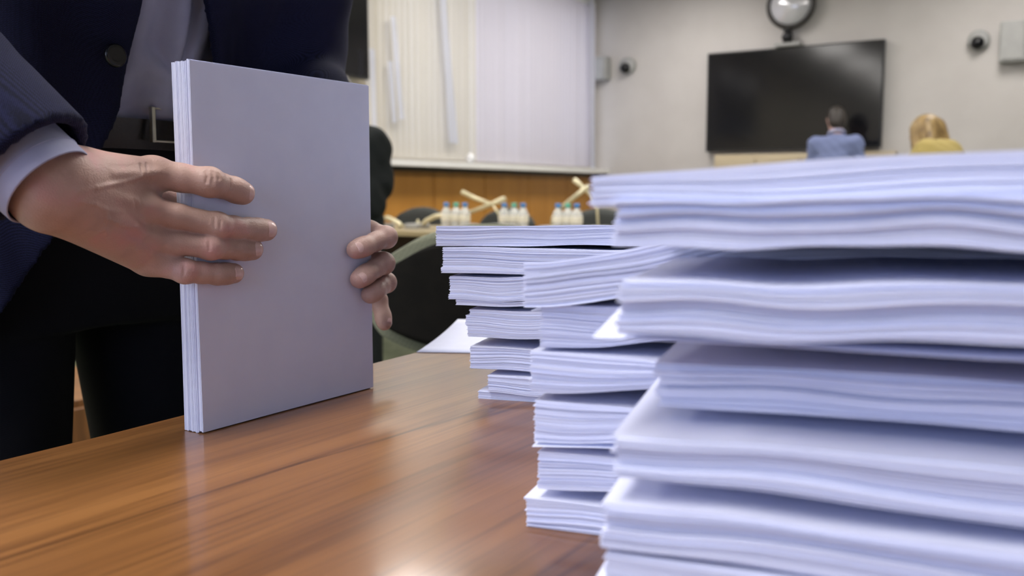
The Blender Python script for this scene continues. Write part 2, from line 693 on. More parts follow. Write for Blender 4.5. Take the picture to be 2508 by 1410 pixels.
# ------------------------------------------------------------------ vertical blinds
def blind(y0, y1, m, label, n):
    b = empty('vertical_blind', (XL + .09, y0, 0), 0, label, 'blind', 'vertical blinds on the window wall')
    box('head_rail', (-.03, 0, 3.0), (.03, y1 - y0, 3.06), M['white_plastic'], b, .005)
    w = .112
    bm = bmesh.new()
    seg = 6
    vs = []
    for j, z in enumerate((1.235, 1.7, 2.2, 2.6, 3.0)):
        row = []
        for i in range(seg + 1):
            s = (i / seg - .5)
            row.append(bm.verts.new((.010 * math.cos(s * PI), s * w, z)))
        vs.append(row)
    for a, c in zip(vs, vs[1:]):
        for i in range(seg):
            bm.faces.new((a[i], a[i + 1], c[i + 1], c[i]))
    me = bpy.data.meshes.new('slat')
    bm.to_mesh(me)
    bm.free()
    me.materials.append(m)
    me.shade_smooth()
    rnd = random.Random(n)
    for k in range(n):
        o = bpy.data.objects.new('slat', me)
        COL.objects.link(o)
        o.parent = b
        o.location = (rnd.uniform(-.004, .004), (y1 - y0) * (k + .5) / n, 0)
        o.rotation_euler = (0, 0, math.radians(rnd.gauss(-14, 4)))
    return b


ysplit = at(1162, 200, X=XL + .09)[1]
yw0 = at(906, 200, X=XL + .09)[1]
yw1 = at(1452, 200, X=XL + .09)[1]
bl1 = blind(yw0, ysplit - .01, M['slat_cream'], 'cream vertical slat blind beside the black screen by the suited man', 18)
bl2 = blind(ysplit + .01, yw1, M['slat_pink'], 'pinkish white vertical slat blind at the far corner of the room', 32)


def loose_slat(p0, p1, w, X, parent, lab):
    a, b = at(*p0, X=X), at(*p1, X=X)
    d = unit(b - a)
    s = unit(np.cross(d, [1, 0, 0])) * w / 2
    t = np.array([.004, 0, 0])
    q = [a - s, a + s, b + s, b - s]
    c = np.array(parent.location)
    v = [x - c for x in q] + [x - c + t for x in q]
    o = obj('loose_slat', v, [(3, 2, 1, 0), (4, 5, 6, 7), (0, 1, 5, 4), (1, 2, 6, 5), (2, 3, 7, 6), (3, 0, 4, 7)], M['slat_white'], parent)
    o['label'] = lab
    return o


XB = XL + .16
loose_slat((1074, -180), (1108, 350), .085, XB, bl1, 'bright white slat hanging loose')
loose_slat((1090, 40), (1118, 352), .05, XB - .02, bl1, 'bright white slat hanging loose')
loose_slat((962, 40), (984, 292), .06, XB, bl1, 'bright white slat hanging loose')
loose_slat((955, 150), (966, 300), .05, XB - .02, bl1, 'pale slat hanging loose')
loose_slat((911, 120), (917, 326), .06, XB, bl1, 'bright white slat hanging loose')
loose_slat((1449, -200), (1452, 419), .09, XB, bl2, 'bright white end slat')
p = at(1153, 388, X=XB)
c = lathe('weight_ball', [(.004, .05), (.02, .042), (.037, .02), (.042, 0), (.037, -.02), (.02, -.042), (.004, -.05)], M['white_plastic'])
c.location = p
bm = bmesh.new()
tube_mesh(bm, [p + np.array([0, 0, .04]), p + np.array([0, 0, .9]), np.array([p[0], p[1], 3.0])], .004, 6)
e = empty('blind_cord', (0, 0, 0), 0, 'thin blind cord ending in a shiny round white weight', 'cord')
bmobj('cord', bm, M['white_plastic'], e)
c.parent = e

# ------------------------------------------------------------------ ceiling lights
lw, ll = .6, 1.2
me_d = me_f = None
for ix, x in enumerate((-3.6, -.75)):
    for iy, y in enumerate((-2.6, -1.2, .2, 2.2, 4.2, 6.2, 8.2)):
        rows = ['nearer', 'farther'][ix]
        ranks = ['hindmost', 'second', 'third', 'fourth', 'fifth', 'sixth', 'farthest'][iy]
        t = empty('ceiling_light', (x, y, HC), 0, 'flat white ceiling light, %s of the %s row from the blinds' % (ranks, rows), 'ceiling light', 'ceiling lights')
        if me_d is None:
            bm = bmesh.new()
            for lo, hi in (((-lw / 2, -ll / 2, -.05), (-lw / 2 + .03, ll / 2, 0)), ((lw / 2 - .03, -ll / 2, -.05), (lw / 2, ll / 2, 0)),
                           ((-lw / 2, -ll / 2, -.05), (lw / 2, -ll / 2 + .03, 0)), ((-lw / 2, ll / 2 - .03, -.05), (lw / 2, ll / 2, 0))):
                bm_box(bm, lo, hi)
            f = bmobj('frame', bm, M['white_plastic'], t)
            d = box('diffuser', (-lw / 2 + .03, -ll / 2 + .03, -.045), (lw / 2 - .03, ll / 2 - .03, -.03), M['lamp'], t)
            me_f, me_d = f.data, d.data
        else:
            for nm, me in (('frame', me_f), ('diffuser', me_d)):
                o = bpy.data.objects.new(nm, me)
                COL.objects.link(o)
                o.parent = t

# ------------------------------------------------------------------ screens
def screen(name, lo, hi, normal, label):
    """flat television; lo / hi span the front face, the body goes back to the wall"""
    t = empty(name, [(a + b) / 2 for a, b in zip(lo, hi)], 0, label, 'television')
    h = (hi[2] - lo[2]) / 2
    if normal == 'Y':
        w = (hi[0] - lo[0]) / 2
        sh = lambda a, b: ((a[0], a[1], a[2]), (b[0], b[1], b[2]))
        R = 0
    else:
        w = (hi[1] - lo[1]) / 2
        R = PI / 2
    b = box('housing', (-w, .0, -h), (w, .06, h), M['black'], t, .006)
    s = box('glass_screen', (-w + .016, -.004, -h + .02), (w - .016, .002, h - .016), M['screen'], t)
    br = box('wall_bracket', (-.3, .06, -.2), (.3, .095, .2), M['black'], t)
    t.rotation_euler = (0, 0, R)
    return t


q = YB - .10
a, b = at(1733, 131, Y=q), at(1733, 372, Y=q)
c = at(2168, 92, Y=q)
zt, zb = a[2], b[2]
tv = screen('television', (a[0], q, zb), (c[0], q, zt), 'Y', 'large black wall television under the round disc camera')
X2 = XL + .10
a = at(905, 195, X=X2)
screen('television', (X2, a[1] - 1.75, a[2]), (X2, a[1], a[2] + .99), 'X', 'black wall television behind the suited man beside the cream blind')

# round disc on a neck on top of the big television
p = at(1938, 12, Y=q + .02)
top = at(1930, 108, Y=q + .02)
r = 44 / FPX * 10.3
t = empty('disc_camera', (p[0], q + .0, zt), 0, 'round silvery disc in a dark ring standing on the television', 'camera')
dz = p[2] - zt
bm = bmesh.new()
n = 40
for i in range(n):
    pass
ring = [(math.cos(2 * PI * k / n), math.sin(2 * PI * k / n)) for k in range(n + 1)]
tube_mesh(bm, [(x * (r + .02), 0, dz + z * (r + .02)) for x, z in ring], .028, 10, False)
bmobj('ring', bm, M['leather'], t, True)
o = lathe('domed_mirror', [(r + .01, 0), (r + .005, .02), (r * .9, .045), (r * .7, .075), (r * .45, .095), (r * .2, .105), (.001, .108)], M['mirror'], t, 40)
o.rotation_euler = (PI / 2, 0, 0)
o.location = (0, .01, dz)
box('back_shell', (-r * .8, .005, dz - r * .8), (r * .8, .05, dz + r * .8), M['black'], t, .02)
tube('neck', [(-.02, .0, .02), (-.02, 0, dz - r - .03)], [.055, .035], M['black'], t)
o = lathe('swivel', [(.02, -.05), (.05, -.03), (.06, 0), (.05, .03), (.02, .05)], M['button'], t)
o.location = (-.02, -.01, (dz - r) * .45)
box('foot', (-.14, -.06, .0), (.12, .07, .035), M['grey_plastic'], t, .01)

# dome cameras and speakers on the back wall
def dome(px, py, label):
    p = at(px, py, Y=YB)
    t = empty('dome_camera', p, 0, label, 'security camera', 'dome cameras on the back wall')
    o = lathe('base', [(.02, 0), (.115, 0), (.12, .03), (.115, .075), (.09, .1), (.02, .105)], M['grey_plastic'], t, 28)
    o.rotation_euler = (PI / 2, 0, 0)
    d = lathe('dark_dome', [(.075, -.01), (.072, .02), (.055, .05), (.03, .066), (.002, .07)], M['screen'], t, 24)
    d.rotation_euler = (PI / 2 + .5, 0, 0)
    d.location = (-.005, -.095, -.035)
    t.scale = (.8, .8, .8)
    return t


dome(1540, 162, 'white dome security camera on the wall left of the television')
dome(2398, 100, 'white dome security camera on the wall right of the television')


def speaker(px, py, w, h, label):
    p = at(px, py, Y=YB)
    t = empty('wall_speaker', p, 0, label, 'speaker', 'grey speakers on the back wall')
    box('cabinet', (-w / 2, -.13, -h / 2), (w / 2, 0, h / 2), M['grey_plastic'], t, .015)
    box('grille', (-w / 2 + .02, -.138, -h / 2 + .02), (w / 2 - .02, -.128, h / 2 - .02), M['grey_plastic'], t, .004)


speaker(1481, 170, .17, .26, 'small grey wall speaker next to the blinds')
speaker(2484, 105, .22, .36, 'larger grey wall speaker at the right edge of the picture')

# tan cabinet below the television
x0, x1 = at(1748, 380, Y=YB - .2)[0], at(2190, 380, Y=YB - .2)[0]
zc = at(1748, 379, Y=YB - .2)[2]
M['tan'] = noise_col(mat('tan_laminate', (.5, .42, .28), .5), (.47, .39, .26), (.53, .45, .31), 4, 3, stretch=(1, 1, 6))
t = empty('media_cabinet', ((x0 + x1) / 2, YB - .12, 0), 0, 'tall tan cabinet against the wall under the television', 'cabinet')
w = (x1 - x0) / 2
box('carcass', (-w, -.05, .06), (w, .09, zc), M['tan'], t, .004)
box('plinth', (-w + .03, -.03, 0), (w - .03, .08, .06), M['black'], t)
for k in range(4):
    xa = -w + 2 * w * k / 4
    d = box('door', (xa + .006, -.07, .08), (xa + w / 2 - .006, -.051, zc - .04), M['tan'], t, .003)
    box('handle', (xa + w / 2 - .06 if k % 2 == 0 else xa + .045, -.092, .75), (xa + w / 2 - .045 if k % 2 == 0 else xa + .06, -.07, .9), M['metal'], d, .003)

# ================================================================== THE NEAR TABLE
TZ = .7505
edge = [(-.35, -.668), (0, -.669), (.2, -.67), (.36, -.6704), (.44, -.6707), (.52, -.6735), (.60, -.679), (.70, -.688), (.80, -.697), (.89, -.7014), (1.1, -.713), (1.45, -.73)]
tt = empty('work_table', (0, 0, 0), 0, 'brown wood-grain table carrying the paper stacks', 'table')
xr = .85


def slab(name, inset, z0, z1, m, only_edge=False, bev=.0012):
    bm = bmesh.new()
    loop = [(x + inset, y) for y, x in edge] + [(xr - inset, 1.45), (xr - inset, -.35)]
    vb = [bm.verts.new((x, y, z0)) for x, y in loop]
    vt = [bm.verts.new((x, y, z1)) for x, y in loop]
    bm.faces.new(vb)
    bm.faces.new(vt[::-1])
    k = len(loop)
    for i in range(k):
        bm.faces.new((vb[i], vb[(i + 1) % k], vt[(i + 1) % k], vt[i]))
    bmesh.ops.recalc_face_normals(bm, faces=bm.faces)
    es = [e for e in bm.edges if abs(e.verts[0].co.z - e.verts[1].co.z) < 1e-6 and e.verts[0].co.z > z1 - 1e-5]
    bmesh.ops.bevel(bm, geom=es, offset=bev, segments=2, affect='EDGES', profile=.5)
    return bmobj(name, bm, m, tt)


slab('tabletop', 0, TZ - .026, TZ, M['table'])
for yy in (-.25, 1.30):
    box('leg', (-.55, yy, 0), (.75, yy + .03, TZ - .026), M['table_dark'], tt)
box('modesty_panel', (.30, -.22, .3), (.32, 1.30, TZ - .026), M['table_dark'], tt)

# ================================================================== PAPER
def layered(name, n, T, L, Wd, disp, seed, jit=.0004, blocks=(), nx=22, ny=4, parent=None, m=None, gap=.07, sheet_fn=None, notch=.0):
    """n thin slabs of sheets, one above the other (local x = front edge, y = depth, z = up)"""
    rnd = random.Random(seed)
    us = np.linspace(0, L, nx + 1)
    vs = Wd * np.linspace(0, 1, ny + 1) ** 1.5
    U, Vv = np.meshgrid(us, vs, indexing='ij')
    nv = (nx + 1) * (ny + 1)
    ids = np.arange(nv).reshape(nx + 1, ny + 1)
    q = np.stack([ids[:-1, :-1], ids[1:, :-1], ids[1:, 1:], ids[:-1, 1:]], -1).reshape(-1, 4)
    rim = list(ids[:, 0]) + list(ids[-1, 1:]) + list(ids[-2::-1, -1]) + list(ids[0, -2:0:-1])
    rim = np.array(rim)
    side = np.stack([rim, np.roll(rim, -1), np.roll(rim, -1) + nv, rim + nv], -1)
    faces_one = np.concatenate([q[:, ::-1], q + nv, side])
    A, Bf = [], []
    w = np.array([rnd.uniform(.6, 1.4) for _ in range(n)])
    w /= w.sum()
    lev = np.concatenate([[0], np.cumsum(w)])
    drift = 0
    for k in range(n):
        t0, t1 = lev[k], lev[k + 1]
        g = gap if rnd.random() > .1 else gap * 3.5
        t1 = t1 - (t1 - t0) * min(g, .5)
        if k == n - 1:
            t1 = 1.0
        dx, dy = rnd.gauss(0, jit), rnd.gauss(0, jit)
        for b0, b1, bx_, by_ in blocks:
            if b0 <= (t0 + t1) / 2 < b1:
                dx += bx_
                dy += by_
        if sheet_fn:
            ex, ey = sheet_fn(k, n)
            dx += ex
            dy += ey
        zb = T * t0 + disp(U, Vv, t0)
        zt_ = T * t1 + disp(U, Vv, t1)
        A.append(np.concatenate([np.stack([U + dx, Vv + dy, zb], -1).reshape(-1, 3), np.stack([U + dx, Vv + dy, zt_], -1).reshape(-1, 3)]))
        Bf.append(faces_one + k * 2 * nv)
    V = np.concatenate(A).astype(np.float32)
    Q = np.concatenate(Bf).astype(np.int32)
    me = bpy.data.meshes.new(name)
    me.vertices.add(len(V))
    me.vertices.foreach_set('co', V.ravel())
    me.loops.add(len(Q) * 4)
    me.loops.foreach_set('vertex_index', Q.ravel())
    me.polygons.add(len(Q))
    me.polygons.foreach_set('loop_start', np.arange(0, len(Q) * 4, 4, dtype=np.int32))
    me.update(calc_edges=True)
    me.shade_flat()
    o = link(name, me, m or M['paper'], parent)
    o['kind'] = 'stuff'
    return o


def pile(label, group, xy, z0, T, yaw, L=.297, Wd=.21, seed=1, rise=None, wave=(.0015, .0012), lift=0, lam=.13, tilt=(0, 0), blocks=(), n=None, jit=.0005, droop=0, curl=0):
    rnd = random.Random(seed * 7 + 3)
    ph, ph2 = rnd.uniform(0, 6.28), rnd.uniform(0, 6.28)
    la, lb = lam * rnd.uniform(.85, 1.2), lam * rnd.uniform(.45, .6)

    def disp(U, V, t):
        amp = wave[0] * (1 - t) + wave[1] * t
        mid = 4 * t * (1 - t)
        d = amp * (np.sin(2 * PI * U / la + ph) * (1 - .4 * V / Wd) + .35 * np.sin(2 * PI * U / lb + ph2)) * smoothstep(U / .06)
        d = d + mid * .0011 * np.sin(2 * PI * U / (la * .7) + ph2)
        d = d - lift * (1 - t) * smoothstep((V - .01) / .10) * smoothstep((U + .01) / .07)
        d = d + tilt[0] * U + tilt[1] * V
        if rise is not None:
            d = d + rise(U, V, t)
        if droop:
            d = d - droop * (1 - t) * (1 - smoothstep(U / .05))
        if curl:
            d = d + curl * t ** 4 * (1 - smoothstep(U / .09)) * (1 - smoothstep(V / .12))
        return d
    e = empty('paper_bundle', (xy[0], xy[1], TZ + z0), yaw, label, 'paper', group)
    layered('sheets', n or max(10, int(T / .00056)), T, L, Wd, disp, seed, jit, blocks, parent=e, nx=36)
    return e


def sheet(label, pts, m, cat='paper', th=.0004, group=None):
    """one loose sheet: a grid of points, given thickness"""
    nu, nv = len(pts), len(pts[0])
    P = [np.array(p, float) for r in pts for p in r]
    k = len(P)
    V = P + [p + np.array([0, 0, th]) for p in P]
    F = []
    for i in range(nu - 1):
        for j in range(nv - 1):
            a, b, c, d = i * nv + j, (i + 1) * nv + j, (i + 1) * nv + j + 1, i * nv + j + 1
            F += [(a, d, c, b), (a + k, b + k, c + k, d + k)]
    rim = [i * nv for i in range(nu)] + [(nu - 1) * nv + j for j in range(1, nv)] + [i * nv + nv - 1 for i in range(nu - 2, -1, -1)] + [j for j in range(nv - 2, 0, -1)]
    for a, b in zip(rim, rim[1:] + rim[:1]):
        F.append((a, b, b + k, a + k))
    o = obj('paper_sheet', V, F, m, None, True)
    return tag(o, label, cat, group)


def corner(px, py, D):
    p = at(px, py, D=D)
    return p[0], p[1], p[2] - TZ


def stack_from_px(rows, group):
    out = []
    for (label, bl, tl, D, kw) in rows:
        x, y, z0 = corner(*bl, D)
        z1 = corner(*tl, D)[2]
        out.append(pile(label, group, (x, y), max(z0, 0), z1 - max(z0, 0), **kw))
    return out


d2r = math.radians
GA, GB, GC = 'bundles of the stack farthest along the table', 'bundles of the leaning middle stack', 'bundles of the big near stack on the right'
stack_from_px([
    ('top bundle of the far paper stack beside the chair back', (1068, 602), (1068, 553), .867, dict(yaw=d2r(26), seed=11, jit=.0004, wave=(.0006, .0003), tilt=(.008, -.02), rise=lambda U, V, t: -.07 * V * t)),
    ('second bundle from the top of the far paper stack', (1085, 668), (1085, 605), .867, dict(yaw=d2r(20), seed=12, jit=.0004, wave=(.0006, .0011), lam=.2, rise=lambda U, V, t: -.03 * V * t, blocks=((0, .22, -.0015, -.001),))),
    ('third bundle from the top of the far paper stack', (1102, 746), (1102, 676), .867, dict(yaw=d2r(19), seed=13, jit=.0004, wave=(.0008, .0008), blocks=((0, .18, .006, 0), (.18, .34, -.001, -.001)))),
    ('fourth bundle from the top of the far paper stack', (1150, 824), (1150, 757), .867, dict(yaw=d2r(17), seed=14, jit=.0004, wave=(.0008, .0006), blocks=((0, .35, -.0018, 0), (.35, .75, -.0035, 0)))),
    ('second lowest bundle of the far paper stack', (1152, 902), (1152, 850), .867, dict(yaw=d2r(17), seed=15, jit=.0004, wave=(.0006, .0005), curl=.001)),
    ('lowest bundle of the far paper stack resting on the table', (1172, 975), (1172, 915), .867, dict(yaw=d2r(15), seed=16, jit=.0004, wave=(.0002, .0003), blocks=((.3, 1.0, .011, -.004),))),
], GA)
BY = d2r(13)
stack_from_px([
    ('slanting top bundle of the middle paper stack', (1283, 752), (1265, 642), .527, dict(yaw=d2r(15), seed=21, wave=(.0005, .0003), Wd=.21,
        rise=lambda U, V, t: .026 * smoothstep(U / .16) - .085 * V * t, n=44)),
    ('second bundle from the top of the middle stack under the slanting one', (1325, 850), (1320, 746), .527, dict(yaw=d2r(20), seed=22, wave=(.001, .0004), rise=lambda U, V, t: .006 * smoothstep(U / .1) * (1 - t))),
    ('third bundle from the top of the middle paper stack', (1300, 960), (1293, 864), .527, dict(yaw=BY, seed=23, wave=(.0003, .0006), rise=lambda U, V, t: (.0095 * (1 - t) - .001 * t) * smoothstep((U - .005) / .10), curl=.001)),
    ('fourth bundle from the top of the middle paper stack', (1310, 1080), (1303, 985), .527, dict(yaw=BY, seed=24, wave=(.0004, .0005), rise=lambda U, V, t: .005 * (1 - t) * smoothstep(U / .08), curl=.0012)),
    ('second lowest bundle of the middle paper stack', (1318, 1195), (1307, 1108), .527, dict(yaw=BY, seed=25, wave=(.0003, .0005), rise=lambda U, V, t: .0045 * (1 - t) * smoothstep(U / .08), curl=.001)),
    ('lowest bundle of the middle stack with a lifted white corner', (1290, 1288), (1285, 1222), .527, dict(yaw=BY, seed=26, wave=(.0, .0003), curl=.0012, blocks=((.92, 1.01, -.0015, -.001),))),
], GB)
CY = d2r(14)
CW = .155
_r = random.Random(77)
CB = []
for _ in range(5):
    t_, bl_ = 0, []
    while t_ < 1:
        w_ = _r.uniform(.05, .22)
        bl_.append((t_, t_ + w_, _r.uniform(-.0014, .0014), _r.uniform(-.0022, .0022)))
        t_ += w_
    CB.append(tuple(bl_))
stack_from_px([
    ('top bundle of the big near paper stack', (1447, 500), (1437, 432), .382, dict(yaw=d2r(13), seed=31, Wd=CW, wave=(.0004, .0004), tilt=(.062, 0), droop=.0012, lam=.2, rise=lambda U, V, t: -.009 * (1 - t) * smoothstep(U / .12) * 1.0 - .0022 * t * smoothstep((U - .06) / .2))),
    ('second bundle from the top of the near paper stack', (1505, 602), (1495, 492), .374, dict(yaw=d2r(11), seed=32, Wd=CW, wave=(.0011, .0008), lift=.006, lam=.11, tilt=(.013, 0), blocks=CB[0])),
    ('third bundle from the top of the near stack over a white sheet corner', (1513, 815), (1505, 688), .362, dict(yaw=CY, seed=33, Wd=CW, wave=(.0012, .0011), lift=.006, lam=.12, tilt=(.013, 0), blocks=CB[1])),
    ('fourth bundle from the top of the near stack set in from the rest', (1608, 990), (1600, 890), .39, dict(yaw=d2r(13), seed=34, Wd=CW - .02, wave=(.0005, .0005), lift=.011, lam=.14, tilt=(.008, 0), blocks=CB[2])),
    ('fifth bundle from the top of the near stack with a wide lit top', (1506, 1162), (1490, 1070), .365, dict(yaw=d2r(15), seed=35, Wd=CW, wave=(.0009, .0009), lift=.002, lam=.16, blocks=CB[3], rise=lambda U, V, t: -.0045 * (1 - t) * smoothstep(U / .15))),
    ('sixth bundle from the top of the near paper stack', (1480, 1342), (1460, 1230), .36, dict(yaw=d2r(14), seed=36, Wd=CW, wave=(.0006, .0009), lift=.001, lam=.17, blocks=CB[4], rise=lambda U, V, t: -.0015 * smoothstep(U / .15))),
    ('seventh bundle from the top of the near stack at the picture bottom', (1483, 1440), (1478, 1352), .36, dict(yaw=d2r(12), seed=37, Wd=CW, wave=(.0003, .0004), lam=.2)),
    ('eighth bundle from the top of the near stack, jutting out at the left', (1440, 1545), (1432, 1440), .36, dict(yaw=d2r(14), seed=38, Wd=CW, wave=(.0003, .0003), lam=.2)),
    ('lowest bundle of the near stack lying on the table', (1465, 1720), (1462, 1548), .36, dict(yaw=d2r(13), seed=39, Wd=CW, wave=(0, .0003), lam=.2)),
], GC)

# loose sheets
def quad_sheet(label, c0, c1, c2, c3, n=8, bend=None, group=None):
    c0, c1, c2, c3 = [np.array(c, float) for c in (c0, c1, c2, c3)]
    pts = []
    for i in range(n + 1):
        r = []
        for j in range(n + 1):
            u, v = i / n, j / n
            p = c0 * (1 - u) * (1 - v) + c1 * u * (1 - v) + c2 * u * v + c3 * (1 - u) * v
            if bend:
                p = p + np.array([0, 0, bend(u, v)])
            r.append(p)
        pts.append(r)
    return sheet(label, pts, M['paper'], group=group)


a = at(1020, 862, Z=TZ + .0006)
dirx = unit(at(1150, 864, Z=TZ) - at(1020, 862, Z=TZ))
perp = np.array([-dirx[1], dirx[0], 0])
quad_sheet('single white sheet lying at the table edge behind the far stack', a, a + dirx * .297, a + dirx * .297 + perp * .21, a + perp * .21 + dirx * .02, bend=lambda u, v: .012 * v * v)
x, y, z = corner(1450, 828, .372)
a = np.array([x, y, TZ + z])
e1 = np.array([math.cos(CY), math.sin(CY), 0])
e2 = np.array([-math.sin(CY), math.cos(CY), 0])
quad_sheet('white sheet jutting out under the third bundle of the near stack', a, a + e1 * .29, a + e1 * .29 + e2 * .15, a + e2 * .15 + e1 * .0, bend=lambda u, v: .0006 * math.sin(u * 9) + .016 * v * max(0, 1 - u * 3.5))
x, y, z = corner(1303, 1094, .525)
a = np.array([x, y, TZ + z])
e1 = np.array([math.cos(BY + .03), math.sin(BY + .03), 0])
e2 = np.array([-e1[1], e1[0], 0])
quad_sheet('loose sheet slipping out between lower bundles of the middle stack', a, a + e1 * .297, a + e1 * .297 + e2 * .2, a + e2 * .2, bend=lambda u, v: .004 * min(1, u * 5 + v * 2))
x, y, z = corner(1300, 762, .54)
a = np.array([x, y, TZ + z])
quad_sheet('loose sheet caught under the slanting bundle of the middle stack', a, a + e1 * .28 + np.array([0, 0, .012]), a + e1 * .28 + e2 * .19 + np.array([0, 0, .012]), a + e2 * .19)

# the upright stack being squared up: sheets stand on their short edge
PX, PY0, PY1 = -.607, .4867, .6965
up = empty('paper_bundle', (PX, PY0, TZ), 0, 'upright stack of white sheets held between two hands', 'paper')


def disp_up(U, V, t):
    bow = .0012 * np.sin(PI * np.clip(V / .297, 0, 1)) + .0008 * np.sin(PI * U / .21)
    fan = .0012 * smoothstep((t - .86) / .14) * (1 - smoothstep(V / .16)) * (1 - smoothstep(U / .10))
    return bow * .6 * (1 - t) + fan


rs = random.Random(5)
step_off = [0]
def up_sheet(k, n):
    if rs.random() < .18:
        step_off[0] = rs.uniform(-.0012, .0008)
    front = k > n * .83
    return (rs.uniform(-.0002, .0002) + (.0004 if front else 0), (0 if front else -.001) + step_off[0] * .5 + .0008)


o = layered('sheets', 44, .0212, .2098, .2965, disp_up, 41, .00012, parent=up, nx=10, ny=12, gap=.05, sheet_fn=up_sheet)
# local x -> room Y, local y -> up, local z -> room X (front sheet at the stack's face)
o.matrix_local = Matrix(((0, 0, 1, -.0212), (1, 0, 0, 0), (0, 1, 0, .0008), (0, 0, 0, 1)))

# ================================================================== CHAIRS, FAR TABLE, BOTTLES, MICROPHONES
M['chair_cloth'] = weave('olive_grey_upholstery', (.19, .20, .145), (.26, .27, .20), .9, 250, .25)
M['chair_shell'] = noise_col(mat('chair_shell', (.006, .005, .0045), .8, .2), (.005, .0045, .004), (.008, .007, .006), 30)
M['chair_dark'] = weave('dark_grey_upholstery', (.05, .054, .052), (.075, .08, .075), .9, 250, .1)
M['bottle'] = mat('clear_bottle', (.9, .92, .93), .08, .5, 0, **{'Transmission Weight': .55, 'IOR': 1.3})
noise_col(M['bottle'], (.86, .88, .86), (.92, .93, .92), 30)
M['bottle_label'] = noise_col(mat('bottle_label', (.75, .72, .6), .6), (.72, .69, .57), (.78, .75, .64), 40)
M['cap_blue'] = noise_col(mat('blue_cap', (.05, .22, .55), .4), (.045, .2, .5), (.06, .25, .6), 60)
M['cap_green'] = noise_col(mat('green_cap', (.10, .45, .33), .4), (.09, .42, .3), (.12, .5, .36), 60)
M['mic'] = noise_col(mat('pale_mic_metal', (.62, .56, .36), .4, .5, .2), (.58, .52, .33), (.66, .6, .4), 60)


def make_chair(label, group):
    """swivel chair facing +Y, back at the -Y side"""
    t = empty('office_chair', (0, 0, 0), 0, label, 'chair', group)

    def back(name, yo, th, grow, m):
        bm = bmesh.new()
        nu, nz = 22, 14
        g = [[], []]
        for s in (0, 1):
            for i in range(nu + 1):
                col = []
                for j in range(nz + 1):
                    a = -1 + 2 * i / nu
                    v = -1 + 2 * j / nz
                    # square grid to rounded outline
                    x = a * math.sqrt(max(0, 1 - .5 * v * v * (1 if v > 0 else .5)))
                    z = v * math.sqrt(max(0, 1 - .62 * a * a))
                    edge_ = max(abs(a), abs(v))
                    pad = th * (1 - .75 * edge_ ** 6)
                    xx = x * (.235 + grow)
                    zz = .745 + z * (.122 + grow)
                    yy = yo + .35 * xx * xx * 1.6 + (pad if s else 0)
                    col.append(bm.verts.new((xx, yy - .23, zz)))
                g[s].append(col)
        for s in (0, 1):
            for i in range(nu):
                for j in range(nz):
                    bm.faces.new((g[s][i][j], g[s][i + 1][j], g[s][i + 1][j + 1], g[s][i][j + 1]))
        rim = [(i, 0) for i in range(nu)] + [(nu, j) for j in range(nz)] + [(i, nz) for i in range(nu, 0, -1)] + [(0, j) for j in range(nz, 0, -1)]
        for a, b in zip(rim, rim[1:] + rim[:1]):
            bm.faces.new((g[0][a[0]][a[1]], g[0][b[0]][b[1]], g[1][b[0]][b[1]], g[1][a[0]][a[1]]))
        return bmobj(name, bm, m, t, True)
    back('back_shell', 0, .02, -.006, M['chair_shell'])
    back('back_cushion', .02, .055, .017, M['chair_cloth'])
    # seat
    bm = bmesh.new()
    prof = [(0, .43), (.2, .43), (.235, .445), (.24, .465), (.225, .485), (.15, .495), (0, .497)]
    n = 28
    rings = []
    for r, z in prof:
        rings.append([bm.verts.new((max(r, .002) * math.copysign(abs(math.cos(q)) ** .7, math.cos(q)), max(r, .002) * math.copysign(abs(math.sin(q)) ** .7, math.sin(q)), z)) for q in [2 * PI * k / n for k in range(n)]])
    for a, b in zip(rings, rings[1:]):
        for k in range(n):
            bm.faces.new((a[k], a[(k + 1) % n], b[(k + 1) % n], b[k]))
    bmobj('seat_cushion', bm, M['chair_cloth'], t, True)
    tube('spine', [(0, -.245, .72), (0, -.26, .60), (0, -.25, .47), (0, -.15, .42), (0, 0, .42)], .018, M['black'], t)
    tube('gas_lift', [(0, 0, .43), (0, 0, .25), (0, 0, .24), (0, 0, .09)], [.022, .022, .03, .03], M['black'], t)
    for s in (-1, 1):
        tube('armrest', [(s * .2, .02, .43), (s * .27, .02, .45), (s * .285, .02, .55), (s * .285, .0, .65), (s * .275, -.06, .672), (s * .27, -.18, .675)], [.015, .015, .015, .018, .022, .02], M['grey_plastic'], t)
    for k in range(5):
        a = 2 * PI * k / 5 + .3
        lg = tube('base_leg', [(.02 * math.cos(a), .02 * math.sin(a), .11), (.3 * math.cos(a), .3 * math.sin(a), .075)], [.022, .014], M['black'], t, 8)
        w = lathe('caster', [(.008, -.02), (.026, -.02), (.03, -.012), (.03, .012), (.026, .02), (.008, .02)], M['black'], lg, 14)
        w.rotation_euler = (PI / 2, 0, a + .5)
        w.location = (.3 * math.cos(a), .3 * math.sin(a), .031)
    return t


chair0 = make_chair('dark swivel chair with an olive rim, its back towards the table edge', 'swivel chairs')
p = at(1190, 553, S=2.05)
chair0.location = (p[0], p[1], 0)
chair0.rotation_euler = (0, 0, YAW + .05)
FARY = 4.45
for px, yy, rz, lab in ((1000, 5.35, PI + .1, 'olive grey chair behind the far table beside the black sleeve'),
                        (1205, 5.45, PI - .1, 'grey chair behind the far table between two groups of bottles'),
                        (1440, 5.5, PI + .05, 'grey chair behind the far table next to the rightmost bottles')):
    p = at(px, 515, Y=yy)
    c = copy_tree(chair0)
    c['label'] = lab
    c.location = (p[0], p[1], 0)
    c.rotation_euler = (0, 0, rz)
    c.scale = (1, 1, .95)
    for ch in c.children:
        if 'cushion' in ch.name:
            ch.material_slots[0].link = 'OBJECT'
            ch.material_slots[0].material = M['chair_dark']

